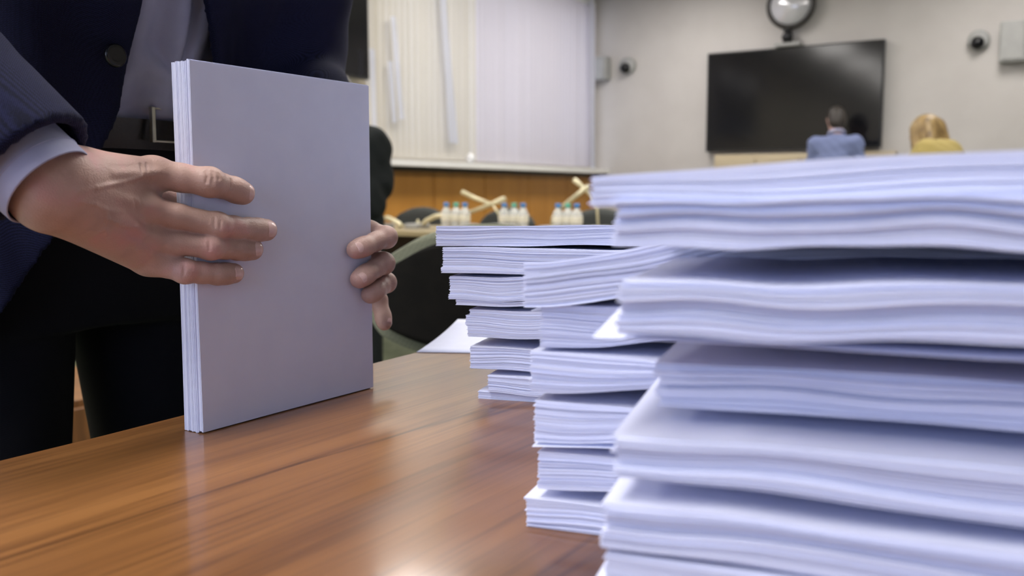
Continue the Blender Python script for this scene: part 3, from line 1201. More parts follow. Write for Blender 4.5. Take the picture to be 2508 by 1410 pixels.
p = at(215, 1000, S=2.7)
lc = empty('low_cabinet', (p[0], p[1], 0), 0, 'low orange-brown wooden cabinet seen between the legs of the suited person', 'cabinet')
box('carcass', (-.25, -.5, .05), (.2, .5, .40), M['table_dark'], lc, .004)
box('plinth', (-.22, -.48, 0), (.17, .48, .05), M['black'], lc)
for k in range(2):
    d = box('door', (.2, -.495 + k * .5, .07), (.218, -.005 + k * .5, .38), M['table_dark'], lc, .003)
    box('handle', (.218, -.06 + k * .1, .25), (.232, -.045 + k * .1, .35), M['metal'], d)
p = at(150, 1100, S=2.1)
bx = empty('paper_box', (p[0], p[1], 0), .3, 'pale cardboard box on the floor by the low cabinet', 'box')
box('carton', (-.16, -.11, 0), (.16, .11, .18), M['white_plastic'], bx, .003)
box('lid', (-.165, -.115, .14), (.165, .115, .23), M['white_plastic'], bx, .003)
FZ = .735
ft = empty('conference_table', (-2.75, FARY, 0), 0, 'long pale conference table with water bottles and microphones', 'table')
box('tabletop', (-1.75, -.42, FZ - .03), (1.6, .42, FZ), M['far_table'], ft, .004)
for xx in (-1.6, -.05, 1.42):
    box('leg', (xx, -.34, 0), (xx + .04, .34, FZ - .03), M['black'], ft)
box('modesty_panel', (-1.56, .1, .3), (1.42, .12, FZ - .03), M['black'], ft)


def make_bottle(cap, label):
    t = empty('water_bottle', (0, 0, 0), 0, label, 'bottle', 'water bottles on the far table')
    lathe('body', [(.02, 0), (.026, .004), (.027, .03), (.025, .04), (.027, .05), (.027, .09), (.024, .105), (.014, .122), (.011, .13), (.011, .137)], M['bottle'], t, 16)
    lathe('label_band', [(.0275, .05), (.0278, .052), (.0278, .085), (.0275, .087)], M['bottle_label'], t, 16)
    lathe('cap', [(.010, .131), (.0145, .132), (.0145, .150), (.012, .153), (.002, .1535)], M[cap], t, 16)
    return t


for gi, (pc, where) in enumerate(((1116, 'the group behind the far paper stack by the chair'), (1258, 'the middle group of three'), (1390, 'the group next to the near paper stack'))):
    for k, (dx, cap, nm) in enumerate(((-23, 'cap_blue', 'left blue-capped'), (1, 'cap_green', 'green-capped'), (23, 'cap_blue', 'right blue-capped'))):
        p = at(pc + dx, 520, Y=FARY - .12 + (.03 if k == 1 else 0))
        b = make_bottle(cap, '%s water bottle in %s' % (nm, where))
        b.location = (p[0], p[1], FZ)
        b.scale = (1.12, 1.12, 1.0)
p = at(916, 520, Y=FARY - .3)
b = make_bottle('cap_blue', 'single blue-capped bottle at the right edge of the upright stack')
b.location = (p[0], p[1], FZ)
b.scale = (1.3, 1.3, 1.0)


def mic(label, base_px, path, yy, rads):
    """desk microphone: foot on the table, bent stem, long pale stick"""
    q = [at(*a, Y=yy) for a in path]
    b = at(*base_px, Y=yy)
    t = empty('desk_microphone', (b[0], b[1], FZ), 0, label, 'microphone', 'desk microphones on the far table')
    o0 = np.array([b[0], b[1], FZ])
    box('foot', (-.05, -.06, 0), (.05, .06, .03), M['grey_plastic'], t, .006)
    a = q[0] - o0
    tube('stem', [(0, 0, .03), (a[0] * .15, a[1], max(.05, a[2] * .6)), tuple(a)], .007, M['mic'], t, 8)
    tube('stick', [tuple(x - o0) for x in q], rads, M['mic'], t, 10)
    return t


mic('pale microphone stick rising to the right over the bottles', (1140, 540), [(1150, 520), (1200, 501), (1236, 487)], FARY + .03, [.011, .012, .017])
mic('pale microphone stick slanting to the left behind the crossing one', (1225, 540), [(1205, 500), (1165, 486), (1132, 470)], FARY + .1, [.010, .012, .015])
mic('pale microphone stick rising towards the near paper stack', (1350, 540), [(1372, 510), (1410, 480), (1442, 456)], FARY - .02, [.011, .012, .014])
mic('short pale microphone stick slanting left above the rightmost bottles', (1465, 540), [(1448, 478), (1425, 456), (1406, 440)], FARY + .1, [.010, .012, .015])
mic('curved grey microphone neck in front of the olive chair', (1022, 560), [(1028, 556), (1045, 540), (1065, 530), (1090, 526)], FARY - .1, [.014, .014, .014, .014])
mic('drooping grey microphone neck beside the single bottle', (935, 555), [(930, 537), (950, 533), (968, 542), (978, 548), (982, 556)], FARY - .2, [.014, .014, .014, .015, .016])

# ================================================================== PEOPLE: shared builders
def spread_fingers(S, wrist, fwd, dors, side, sc=1.0, k=.004):
    """a relaxed hand: palm, four bent fingers and a thumb; side points to the thumb"""
    wrist, fwd, dors, side = map(np.array, (wrist, fwd, dors, side))
    for i, (o, l) in enumerate(((.027, .074), (.009, .080), (-.009, .075), (-.026, .060))):
        mcp = wrist + fwd * .088 * sc + side * o * sc - dors * .0
        S.cone(wrist + side * o * .6 * sc, mcp, .014 * sc, .011 * sc, .012)
        pip = mcp + (fwd * .86 - dors * .5) * .043 * sc
        dip = pip + (fwd * .6 - dors * .8) * (l - .05) * sc
        tip = dip + (fwd * .3 - dors * .95) * .018 * sc
        S.cone(mcp, pip, .0105 * sc, .0095 * sc, k)
        S.cone(pip, dip, .0095 * sc, .0085 * sc, k)
        S.cone(dip, tip, .0085 * sc, .0075 * sc, k)
    a = wrist + fwd * .03 * sc + side * .03 * sc - dors * .008
    b = a + (fwd * .6 + side * .6 - dors * .4) * .04 * sc
    c = b + (fwd * .9 + side * .1 - dors * .4) * .03 * sc
    S.cone(wrist + fwd * .01, a, .013 * sc, .015 * sc, .012)
    S.cone(a, b, .014 * sc, .011 * sc, .008)
    S.cone(b, c, .011 * sc, .0085 * sc, k)


def frame(fwd, up):
    f = unit(fwd)
    r = unit(np.cross(f, up))
    return f, r, np.cross(r, f)


def head(S, c, fwd, up_, sc=1.0):
    f, r, u = frame(fwd, up_)
    R = np.array([r, f, u])
    c = np.array(c, float)
    A = lambda x, y, z: c + (r * x + f * y + u * z) * sc
    S.ell(A(0, -.01, .035), np.array([.076, .095, .088]) * sc, .02, R)
    S.ell(A(0, .025, -.03), np.array([.062, .068, .085]) * sc, .02, R)
    S.cone(A(0, .055, -.085), A(0, .06, -.085), .03 * sc, None, .02)
    S.cone(A(0, .088, .012), A(0, .112, -.028), .009 * sc, .014 * sc, .008)
    S.cone(A(-.018, .084, -.062), A(.018, .084, -.062), .009 * sc, None, .006)
    for s in (-1, 1):
        S.cone(A(s * .012, .087, .028), A(s * .045, .075, .026), .010 * sc, None, .008)
        S.cone(A(s * .078, -.005, .02), A(s * .074, -.002, -.025), .012 * sc, .008 * sc, .004)
        S.cone(A(s * .031, .092, .006), A(s * .031, .093, .006), .012 * sc, None, .006, True)
    return A, (f, r, u)


def hair_cap(name, c, fwd, up_, m, parent, sc=1.0, length=.0, h=.008):
    f, r, u = frame(fwd, up_)
    R = np.array([r, f, u])
    c = np.array(c, float)
    A = lambda x, y, z: c + (r * x + f * y + u * z) * sc
    S = Field(c - .24 * sc, c + .24 * sc, h)
    S.ell(A(0, -.015, .045), np.array([.084, .102, .093]) * sc, .01, R)
    S.ell(A(0, -.045, -.01), np.array([.080, .070, .085]) * sc, .02, R)
    if length:
        for s in (-1, 1):
            S.cone(A(s * .075, -.01, .03), A(s * .085, .01, -.03 - length), .04 * sc, .035 * sc, .03)
            S.cone(A(s * .04, -.06, .03), A(s * .05, -.065, -.03 - length), .06 * sc, .05 * sc, .03)
    # leave the face free
    S.ell(A(0, .11, -.04), np.array([.073, .085, .115]) * sc, .008, R, True)
    return fobj(name, S, m, parent)


def eyes(A, parent, sc):
    for s in (-1, 1):
        e = lathe('eye', [(.001, -.011 * sc), (.007 * sc, -.008 * sc), (.011 * sc, 0), (.007 * sc, .008 * sc), (.001, .011 * sc)], M['eye'], parent, 12)
        e.location = A(s * .031, .082, .006)


def shoe(name, heel, toe, parent):
    heel, toe = np.array(heel), np.array(toe)
    S = Field(np.minimum(heel, toe) - .09, np.maximum(heel, toe) + .14, .008)
    d = unit(toe - heel)
    S.cone(heel + [0, 0, .045], heel + [0, 0, .09], .042, .045, .02)
    S.cone(heel + d * .02 + [0, 0, .042], toe - d * .05 + [0, 0, .036], .042, .036, .02)
    S.cone(toe - d * .09 + [0, 0, .038], toe - d * .04 + [0, 0, .032], .045, .032, .02)
    sl, P = S.all()
    S.F[sl] = np.maximum(S.F[sl], .002 - P[2] + 0 * S.F[sl])
    return fobj(name, S, M['leather'], parent)


def bg_person(label, loc, rz, J, cloth, legs, hair, sc=1.0, hair_len=0, collar=True, shirt=None):
    """a whole figure facing +Y in its own frame; J gives the joints"""
    t = empty('person', loc, rz, label, 'person')
    g = {k: np.array(v, float) for k, v in J.items()}
    h = .012
    lo = np.min(list(g.values()), 0) - .3
    hi = np.max(list(g.values()), 0) + .3
    # jacket or top
    S = Field(lo, hi, h)
    S.ell(g['hip'] + [0, 0, .02], (.165, .12, .15), .05)
    S.cone(g['hip'] + [-.05, 0, .05], g['chest'] + [-.06, 0, 0], .118, .125, .06)
    S.cone(g['hip'] + [.05, 0, .05], g['chest'] + [.06, 0, 0], .118, .125, .06)
    S.cone(g['sh_l'], g['sh_r'], .075, None, .07)
    S.cone(g['chest'], g['neck'] - unit(g['head'] - g['neck']) * .05, .12, .06, .06)
    for s in 'lr':
        S.cone(g['sh_' + s], g['el_' + s], .066, .053, .04)
        S.cone(g['el_' + s], g['wr_' + s], .053, .038, .02)
    sl, P = S.all()
    S.F[sl] += .004 * np.sin(P[2] * 60 + P[0] * 25) * np.sin(P[0] * 40 + P[1] * 30)
    jk = fobj('jacket' if collar else 'top', S, cloth, t)
    # trousers
    S = Field(np.array([-.35, -.35, .02]) + [g['hip'][0], g['hip'][1], 0], np.array([.35, .35, g['hip'][2] + .25]) + [g['hip'][0], g['hip'][1], 0], h)
    S.ell(g['hip'] + [0, 0, -.02], (.155, .11, .12), .04)
    for s, sg in (('l', -1), ('r', 1)):
        a = g['hip'] + [sg * .085, 0, -.05]
        kn = np.array([g['hip'][0] + sg * .1, g['hip'][1] + .02, .48])
        an = np.array([g['hip'][0] + sg * .11, g['hip'][1] - .02, .09])
        S.cone(a, kn, .088, .063, .03)
        S.cone(kn, an, .063, .048, .02)
    fobj('trousers', S, legs, t)
    for sg in (-1, 1):
        shoe('shoe', (g['hip'][0] + sg * .11, g['hip'][1] - .04, 0), (g['hip'][0] + sg * .13, g['hip'][1] + .2, 0), t)
    # head, neck and hands as one body mesh
    up_ = unit(g['head'] - g['neck'])
    fw = g['look']
    S = Field(g['head'] - .24 * sc - [0, 0, .08], g['head'] + .24 * sc, .008)
    A, fr = head(S, g['head'], fw, up_, sc)
    S.cone(g['head'] - up_ * .06 - fr[0] * .02, g['neck'] - up_ * .02, .052 * sc, .056 * sc, .03)
    fields = [S]
    for s, sg in (('l', -1), ('r', 1)):
        d = unit(g['wr_' + s] - g['el_' + s])
        H_ = Field(g['wr_' + s] - .22, g['wr_' + s] + .22, .004)
        sd_ = unit(np.cross(d, np.array([-sg, .2, 0]))) if abs(d[2]) > .5 else np.array([0, 0, 1.0])
        dors = unit(np.cross(d, sd_)) * sg
        H_.cone(g['wr_' + s] - d * .03, g['wr_' + s] + d * .01, .026, .024, .01)
        spread_fingers(H_, g['wr_' + s], d, dors, sd_)
        fields.append(H_)
    fobj('body', fields, M['skin'], t)
    eyes(A, t, sc)
    hair_cap('hair', g['head'], fw, up_, hair, t, sc, hair_len)
    if collar:
        cb = bmesh.new()
        c0 = g['neck'] + up_ * .0
        ring_ = []
        f, r, u = frame(fw, up_)
        for k in range(25):
            a = 2 * PI * k / 24
            ring_.append(c0 + r * math.cos(a) * .066 + f * math.sin(a) * .066 + u * (.012 - .01 * math.sin(a)))
        tube_mesh(cb, ring_, .016, 8, False)
        bmobj('shirt_collar', cb, M['shirt'], t, True)
    return t


# man in a grey-blue suit in front of the television, seen from behind
p = at(2045, 380, S=8.7)
bg_person('man in a grey-blue suit standing before the large television', (p[0], p[1], 0), -.15 - YAW + .6, dict(
    hip=(0, 0, .95), chest=(0, .03, 1.27), neck=(0, .02, 1.49), head=(-.02, .05, 1.615), look=(-.55, .75, -.22),
    sh_l=(-.185, .0, 1.40), sh_r=(.185, .0, 1.40), el_l=(-.25, .03, 1.12), el_r=(.25, .03, 1.12), wr_l=(-.17, .24, 1.02), wr_r=(.17, .24, 1.02)),
    M['blue_suit'], M['blue_suit'], M['hair_dark'])
# fair-haired person in mustard, bending forward
p = at(2308, 380, S=6.4)
bg_person('fair-haired person in a mustard top bending down right of the television', (p[0], p[1], 0), .75, dict(
    hip=(0, -.1, .84), chest=(.0, .04, 1.15), neck=(-.0, .13, 1.27), head=(.0, .20, 1.345), look=(-.2, .8, -.45),
    sh_l=(-.085, .06, 1.235), sh_r=(.085, .06, 1.235), el_l=(-.22, .2, .97), el_r=(.22, .2, .97), wr_l=(-.12, .38, .86), wr_r=(.12, .38, .86)),
    M['mustard'], M['black_suit'], M['hair_blond'], 1.12, .06, False)
# person in black leaning behind the upright stack: only a bent arm shows
p = at(846, 420, S=4.2)
bg_person('person in a black suit with a bent arm behind the upright stack', (p[0], p[1], 0), YAW + .1, dict(
    hip=(0, -.05, .86), chest=(.0, .02, 1.10), neck=(-.01, .12, 1.28), head=(-.05, .20, 1.37), look=(-.3, .8, -.5),
    sh_l=(-.175, .05, 1.17), sh_r=(.125, .0, 1.16), el_l=(-.2, .1, .93), el_r=(.165, -.02, .99), wr_l=(-.08, .3, .86), wr_r=(.07, .10, .80)),
    M['black_suit'], M['black_suit'], M['hair_dark'])

# ================================================================== THE MAN SQUARING UP THE PAPER
man = empty('person', (-1.02, .64, 0), 0, 'person in an open navy suit jacket squaring up a stack of paper', 'person')
MB = np.array([-1.02, .64, 0])


def local(o):
    o.location = tuple(-MB)
    return o


def finger(S, js, rs_, mcp, web=.020, ks=.010):
    """one finger as its own field, joined to the palm only near its root"""
    lo = np.min(js, 0) - .03
    hi = np.max(js, 0) + .03
    sl, P = S.sub(lo, hi)
    G = Field(S.lo + S.h * np.array([s.start for s in sl]), S.lo + S.h * (np.array([s.stop for s in sl]) - 1), S.h)
    G.F = np.full([s.stop - s.start for s in sl], 1.0, np.float32)
    G.n = np.array(G.F.shape)
    for (a, b, ra, rb) in rs_:
        G.cone(a, b, ra, rb, .004)
    d = G.F
    dist2 = (P[0] - mcp[0]) ** 2 + (P[1] - mcp[1]) ** 2 + (P[2] - mcp[2]) ** 2
    kk = .0008 + ks * np.exp(-dist2 / (web * web))
    f = S.F[sl]
    hh = np.maximum(kk - np.abs(f - d), 0)
    S.F[sl] = np.minimum(f, d) - hh * hh / (4 * kk)


def digit(S, mcp, pip, dip, tip, r, dors):
    """r: radii at mcp, pip, dip, tip; slightly waisted phalanges, knuckle bumps and a finger pad"""
    mcp, pip, dip, tip = [np.array(x, float) for x in (mcp, pip, dip, tip)]
    dors = np.array(dors, float)
    m1 = (mcp + pip) / 2
    m2 = (pip + dip) / 2
    m3 = (dip + tip) / 2
    segs = [(mcp, m1, r[0], r[1] * .95), (m1, pip, r[1] * .95, r[1]), (pip, m2, r[1], r[2] * .97), (m2, dip, r[2] * .97, r[2]),
            (dip, m3, r[2], r[3] * 1.04), (m3, tip, r[3] * 1.04, r[3]),
            (pip + dors * r[1] * .18, pip + dors * r[1] * .18, r[1] * .93, r[1] * .93),
            (m3 - dors * r[3] * .18, tip - dors * r[3] * .1, r[3] * .95, r[3] * .9)]
    finger(S, [mcp, pip, dip, tip], segs, mcp)


def nail(dip, tip, r, dors, label=None):
    dip, tip = np.array(dip, float), np.array(tip, float)
    d = unit(tip - dip)
    n0 = unit(dors - d * float(np.dot(dors, d)))
    s = np.cross(d, n0)
    L = r * 1.25
    c = tip + d * r * .18
    V, F = [], []
    nu, nv = 8, 8
    for lay in (0, 1):
        for i in range(nu + 1):
            for j in range(nv + 1):
                u = -1 + 2 * i / nu
                v = j / nv
                wd = .92 * math.sqrt(max(0, 1 - .55 * max(0, (v - .72) / .28) ** 2 - .5 * max(0, (.3 - v) / .3) ** 2))
                a = u * wd
                x = math.sin(a) * r * .98
                drop = r * (1.0 - math.cos(a)) * .98 + r * .34 * max(0, v - .45) ** 2 * 1.6
                p = c + d * (v - .78) * L + s * x + n0 * (r + .0013 - drop - (0 if lay else .0014))
                V.append(p - MB)
    k = (nu + 1) * (nv + 1)
    for i in range(nu):
        for j in range(nv):
            a, b, c_, e_ = i * (nv + 1) + j, (i + 1) * (nv + 1) + j, (i + 1) * (nv + 1) + j + 1, i * (nv + 1) + j + 1
            F += [(a, b, c_, e_), (a + k, e_ + k, c_ + k, b + k)]
    rim = [i * (nv + 1) for i in range(nu + 1)] + [nu * (nv + 1) + j for j in range(1, nv + 1)] + [i * (nv + 1) + nv for i in range(nu - 1, -1, -1)] + [j for j in range(nv - 1, 0, -1)]
    for a, b in zip(rim, rim[1:] + rim[:1]):
        F.append((a, a + k, b + k, b))
    return obj('fingernail', V, F, M['nail'], man, True)


# ---- right hand (palm against the end of the stack, fingers laid along its face)
XF = PX + .0002
WR = at(118, 456, X=-.600)                     # wrist
EL = np.array([-.775, .275, 1.125])            # elbow
fdir = unit(WR - EL)
px_ = lambda x, y, X: at(x, y, X=X)
RH = {
    'index': [px_(372, 424, -.6225), px_(512, 446, -.5945), px_(571, 463, -.5960), px_(596, 473, -.5972), (.0122, .0113, .0098, .0089)],
    'middle': [px_(338, 508, -.6180), px_(530, 552, -.5935), px_(610, 562, -.5962), px_(652, 563, -.5975), (.0122, .0102, .0094, .0088)],
    'ring': [px_(345, 583, -.6200), px_(515, 604, -.5955), px_(583, 609, -.5970), px_(619, 611, -.5980), (.0115, .0098, .0090, .0083)],
    'pinky': [px_(365, 638, -.6240), px_(452, 664, -.6040), px_(533, 671, -.5980), px_(573, 669, -.5985), (.0103, .0091, .0084, .0077)],
}
S = Field(np.array([-.70, .24, .84]), np.array([-.555, .60, 1.05]), .0011)
dn = unit(np.array([.97, .2, .0]))
# forearm into the cuff
S.cone(WR - fdir * .075, WR - fdir * .008, .024, .0225, .01)
wu, wl = at(140, 432, X=-.606), at(104, 484, X=-.606)
S.cone(wu, wl, .0195, .0180, .02)
base = {'index': at(165, 430, X=-.607), 'middle': at(150, 458, X=-.604), 'ring': at(138, 482, X=-.604), 'pinky': at(128, 500, X=-.608)}
for nme, rr in (('index', (.0195, .0120)), ('middle', (.0195, .0124)), ('ring', (.0185, .0118)), ('pinky', (.0165, .0108))):
    S.cone(base[nme], RH[nme][0], rr[0], rr[1], .014)
# palm flesh towards the thumb side and the little-finger side
S.cone(at(170, 440, X=-.622), at(345, 480, X=-.636), .020, .015, .014)
S.cone(at(150, 500, X=-.622), at(330, 606, X=-.636), .016, .014, .014)
for nme in RH:
    a = RH[nme]
    digit(S, a[0], a[1], a[2], a[3], a[4], dn)
    # knuckle heads and extensor tendons on the back of the hand
    k0 = a[0] + dn * .0060
    S.cone(k0, k0, {'index': .0095, 'middle': .0103, 'ring': .0092, 'pinky': .0082}[nme], None, .008)
    b0 = base[nme] * .72 + a[0] * .28 + dn * (.0158 if nme != 'pinky' else .0132)
    S.cone(b0, a[0] + dn * .0118, .0020, .0030, .0045)
# wrist bone, veins
S.cone(at(96, 478, X=-.594), at(100, 482, X=-.594), .007, None, .014)
def on_skin(px, py, depth=0):
    """the skin point that the sight line through a pixel meets"""
    d = unit(at(px, py, S=1.0) - np.array([0, 0, EYE]))
    t0 = np.linalg.norm(at(px, py, X=-.56) - np.array([0, 0, EYE]))
    ts = np.arange(t0, t0 + .12, .0005)
    P_ = np.array([0, 0, EYE]) + d * ts[:, None]
    ii = np.clip(np.round((P_ - S.lo) / S.h).astype(int), 0, S.n - 1)
    hit = np.argmax(S.F[ii[:, 0], ii[:, 1], ii[:, 2]] < 0)
    return P_[hit] + d * depth


veins = [([(196, 492), (232, 500), (255, 512), (300, 520)], .0015), ([(255, 512), (262, 535), (256, 560), (262, 578)], .0015), ([(262, 535), (300, 552), (335, 556)], .0013),
         ([(188, 468), (235, 460), (300, 446), (345, 432)], .0017), ([(215, 562), (240, 566), (256, 560)], .0012)]
vein_pts = [([on_skin(*q, depth=.0009) for q in v], r_) for v, r_ in veins]
for pts, r_ in vein_pts:
    for a, b in zip(pts, pts[1:]):
        S.cone(a, b, r_ * .75, r_ * .75, .0018)
# folds of skin over the finger joints and knuckles
creases = [([(505, 418), (508, 432), (506, 446)], .0009), ([(520, 420), (523, 436), (520, 450)], .0009), ([(535, 424), (537, 438)], .0008),
           ([(566, 440), (566, 460)], .0007), ([(525, 535), (526, 556)], .0008), ([(540, 540), (540, 560)], .0007), ([(512, 590), (513, 612)], .0008), ([(450, 650), (451, 672)], .0007),
           ([(345, 402), (348, 420)], .0008), ([(360, 400), (363, 418)], .0008), ([(330, 490), (334, 506)], .0008), ([(345, 488), (348, 506)], .0008),
           ([(150, 418), (168, 436)], .0006)]
crease_pts = [([on_skin(*q, depth=-.0003) for q in v], r_) for v, r_ in creases]
for pts, r_ in crease_pts:
    for a, b in zip(pts, pts[1:]):
        S.cone(a, b, r_, r_, .0016, True)
# thumb behind the stack
TH = [at(170, 420, X=-.628), np.array([-.652, .440, .950]), np.array([-.6475, .482, .943]), np.array([-.6405, .512, .938])]
S.cone(TH[0], TH[1], .016, .013, .014)
finger(S, TH[1:], [(TH[1], TH[2], .0125, .0115), (TH[2], TH[3], .0115, .0095)], TH[1])
right_hand = S
for nme in RH:
    a = RH[nme]
    nail(a[2], a[3], a[4][3], unit(np.array([.93, .30, .1])))

# ---- left hand (comes from behind, fingers bent round the far edge of the stack)
LWR = np.array([-.722, .772, .915])
LEL = np.array([-.865, .845, 1.115])
ldir = unit(LWR - LEL)
LH = {
    'index': [np.array([-.6460, .7185, .9125]), px_(944, 581, -.5985), px_(893, 603, -.5962), px_(872, 611, -.5975), (.0112, .0105, .0092, .0082)],
    'middle': [np.array([-.6520, .7190, .8900]), px_(938, 645, -.5990), px_(900, 669, -.5962), px_(881, 683, -.5973), (.0115, .0105, .0092, .0084)],
    'ring': [np.array([-.6560, .7180, .8680]), px_(944, 692, -.6040), px_(921, 712, -.5965), px_(907, 721, -.5975), (.0108, .0098, .0088, .0080)],
    'pinky': [np.array([-.6600, .7160, .8480]), px_(926, 735, -.6400), px_(938, 772, -.6310), px_(942, 791, -.6260), (.0098, .0088, .0080, .0070)],
}
S = Field(np.array([-.79, .60, .78]), np.array([-.575, .84, .99]), .0011)
S.cone(LWR - ldir * .07, LWR, .029, .026, .01)
pd = unit(np.array([.35, .93, 0]))
for nme, off, rr in (('index', .018, (.0175, .0118)), ('middle', .006, (.018, .012)), ('ring', -.006, (.017, .0115)), ('pinky', -.018, (.0155, .0105))):
    S.cone(LWR + np.array([0, 0, off]), LH[nme][0], rr[0], rr[1], .014)
ldn = {'index': unit(np.array([.78, -.5, .30])), 'middle': unit(np.array([.78, -.55, .25])), 'ring': unit(np.array([.78, -.58, .2])), 'pinky': unit(np.array([.85, .1, .2]))}
for nme in LH:
    a = LH[nme]
    digit(S, a[0], a[1], a[2], a[3], a[4], unit(np.array([.5, .8, .2])))
    nail(a[2], a[3], a[4][3], ldn[nme])
S.cone(LWR + np.array([.005, -.015, .02]), np.array([-.672, .735, .935]), .016, .013, .014)
finger(S, [np.array([-.672, .735, .935]), np.array([-.655, .70, .945]), np.array([-.6415, .665, .95])],
       [(np.array([-.672, .735, .935]), np.array([-.655, .70, .945]), .0125, .0115), (np.array([-.655, .70, .945]), np.array([-.6405, .665, .95]), .0115, .0095)], np.array([-.672, .735, .935]))
left_hand = S

# ---- body under the clothes, head out of the picture
HIP = np.array([-1.03, .64, .95])
CH_ = np.array([-.885, .64, 1.26])
SHR, SHL = np.array([-.785, .455, 1.375]), np.array([-.785, .825, 1.375])
NK = np.array([-.755, .64, 1.455])
HD = np.array([-.685, .63, 1.575])
S = Field(np.array([-1.25, .22, .85]), np.array([-.6, 1.05, 1.75]), .012)
A, fr = head(S, HD, (.7, -.02, -.8), (.75, 0, .7))
S.cone(HD - np.array([.05, 0, .04]), NK - np.array([.05, 0, .05]), .052, .058, .03)
S.cone(HIP + [-.02, 0, .0], CH_ - [.03, 0, 0], .07, .075, .04)
S.cone(SHR, SHL, .045, None, .04)
for a, b, c in ((SHR, EL, WR), (SHL, LEL, LWR)):
    S.cone(a, b, .046, .036, .03)
    S.cone(b, b + (c - b) * .8, .036, .026, .02)
local(fobj('body', [S, right_hand, left_hand], M['skin'], man))
for s_ in (-1, 1):
    e_ = lathe('eye', [(.001, -.011), (.007, -.008), (.011, 0), (.007, .008), (.001, .011)], M['eye'], man, 12)
    e_.location = A(s_ * .031, .082, .006) - MB
local(hair_cap('hair', HD, (.7, -.02, -.8), (.75, 0, .7), M['hair_dark'], man))


# ---- clothes
def torso_fn(cx_, ax, ay, yc=.64):
    zs = [z for z, _ in cx_]
    def fn(X, Y, Z):
        c_ = np.interp(Z, zs, [v for _, v in cx_])
        a_ = np.interp(Z, [z for z, _ in ax], [v for _, v in ax])
        b_ = np.interp(Z, [z for z, _ in ay], [v for _, v in ay])
        q = (np.abs((X - c_) / a_) ** 2.3 + np.abs((Y - yc) / b_) ** 2.3 + 1e-9) ** (1 / 2.3)
        return ((q - 1) * np.minimum(a_, b_)).astype(np.float32)
    return fn


SPINE = [(.70, -1.035), (.95, -1.025), (1.03, -1.01), (1.15, -.96), (1.27, -.875), (1.40, -.775), (1.5, -.72)]
# shirt
S = Field(np.array([-1.2, .42, .95]), np.array([-.75, .86, 1.47]), .0045)
f_sh = torso_fn(SPINE, [(.95, .122), (1.03, .122), (1.12, .122), (1.25, .115), (1.38, .09), (1.47, .05)], [(.95, .165), (1.03, .165), (1.2, .175), (1.36, .19), (1.44, .10), (1.47, .06)])


def shirt_fn(X, Y, Z):
    d = f_sh(X, Y, Z)
    # blousing folds over the belt: soft hanging pleats that end in a rounded lower lip
    def fold(pts, amp, wid):
        out = 0
        for (y0, z0), (y1, z1) in zip(pts, pts[1:]):
            t = np.clip(((Y - y0) * (y1 - y0) + (Z - z0) * (z1 - z0)) / ((y1 - y0) ** 2 + (z1 - z0) ** 2), 0, 1)
            r2 = (Y - y0 - t * (y1 - y0)) ** 2 + (Z - z0 - t * (z1 - z0)) ** 2
            out = np.maximum(out, amp * np.exp(-r2 / (wid * wid)))
        return out
    d = d - fold([(.655, 1.30), (.66, 1.15), (.672, 1.075), (.655, 1.068), (.64, 1.075)], .020, .017)
    d = d - fold([(.70, 1.30), (.70, 1.12), (.69, 1.055), (.665, 1.048)], .014, .016)
    d = d - fold([(.645, 1.045), (.66, 1.035), (.68, 1.035), (.70, 1.045)], .014, .010)
    d = d - fold([(.62, 1.20), (.62, 1.10), (.61, 1.05)], .012, .012)
    d = d + fold([(.678, 1.30), (.681, 1.14), (.676, 1.085)], .010, .006)
    return d.astype(np.float32)


S.union(shirt_fn, S.lo, S.lo + S.h * S.n, .004)
local(fobj('shirt', S, M['shirt'], man))

# trousers
S = Field(np.array([-1.26, .36, .03]), np.array([-.8, .95, 1.06]), .008)
S.union(torso_fn(SPINE, [(.80, .105), (.95, .128), (1.05, .130)], [(.8, .15), (.95, .175), (1.05, .170)]), (-1.3, .35, .80), (-.8, .95, 1.018), .03)
sl, P = S.all()
S.F[sl] = np.maximum(S.F[sl], P[2] - 1.012)
for sg in (-1, 1):
    a = np.array([-1.03, .64 + sg * .088, .90])
    kn = np.array([-1.01, .64 + sg * .112, .50])
    an = np.array([-1.06, .64 + sg * .155, .09])
    S.cone(a, kn, .090, .070, .035)
    S.cone(kn, an, .070, .055, .02)
local(fobj('trousers', S, M['trousers'], man))
for sg in (-1, 1):
    local(shoe('shoe', (-1.09, .64 + sg * .155, 0), (-.84, .64 + sg * .17, 0), man))

# belt with buckle
def ring_band(name, z0, z1, grow, m, parent, thick=.004, seg=64):
    V, F = [], []
    for k in range(seg):
        a = 2 * PI * k / seg
        for (z, g) in ((z0, grow), (z1, grow), (z1, grow + thick), (z0, grow + thick)):
            ca, sa = math.cos(a), math.sin(a)
            e = 2 / 2.3
            cx_ = np.interp(z, [q for q, _ in SPINE], [q for _, q in SPINE])
            V.append(np.array([cx_ + (.130 + g) * math.copysign(abs(ca) ** e, ca), .64 + (.172 + g) * math.copysign(abs(sa) ** e, sa), z]) - MB)
    for k in range(seg):
        n = (k + 1) % seg
        for i in range(4):
            F.append((k * 4 + i, n * 4 + i, n * 4 + (i + 1) % 4, k * 4 + (i + 1) % 4))
    return obj(name, V, F, m, parent, False)


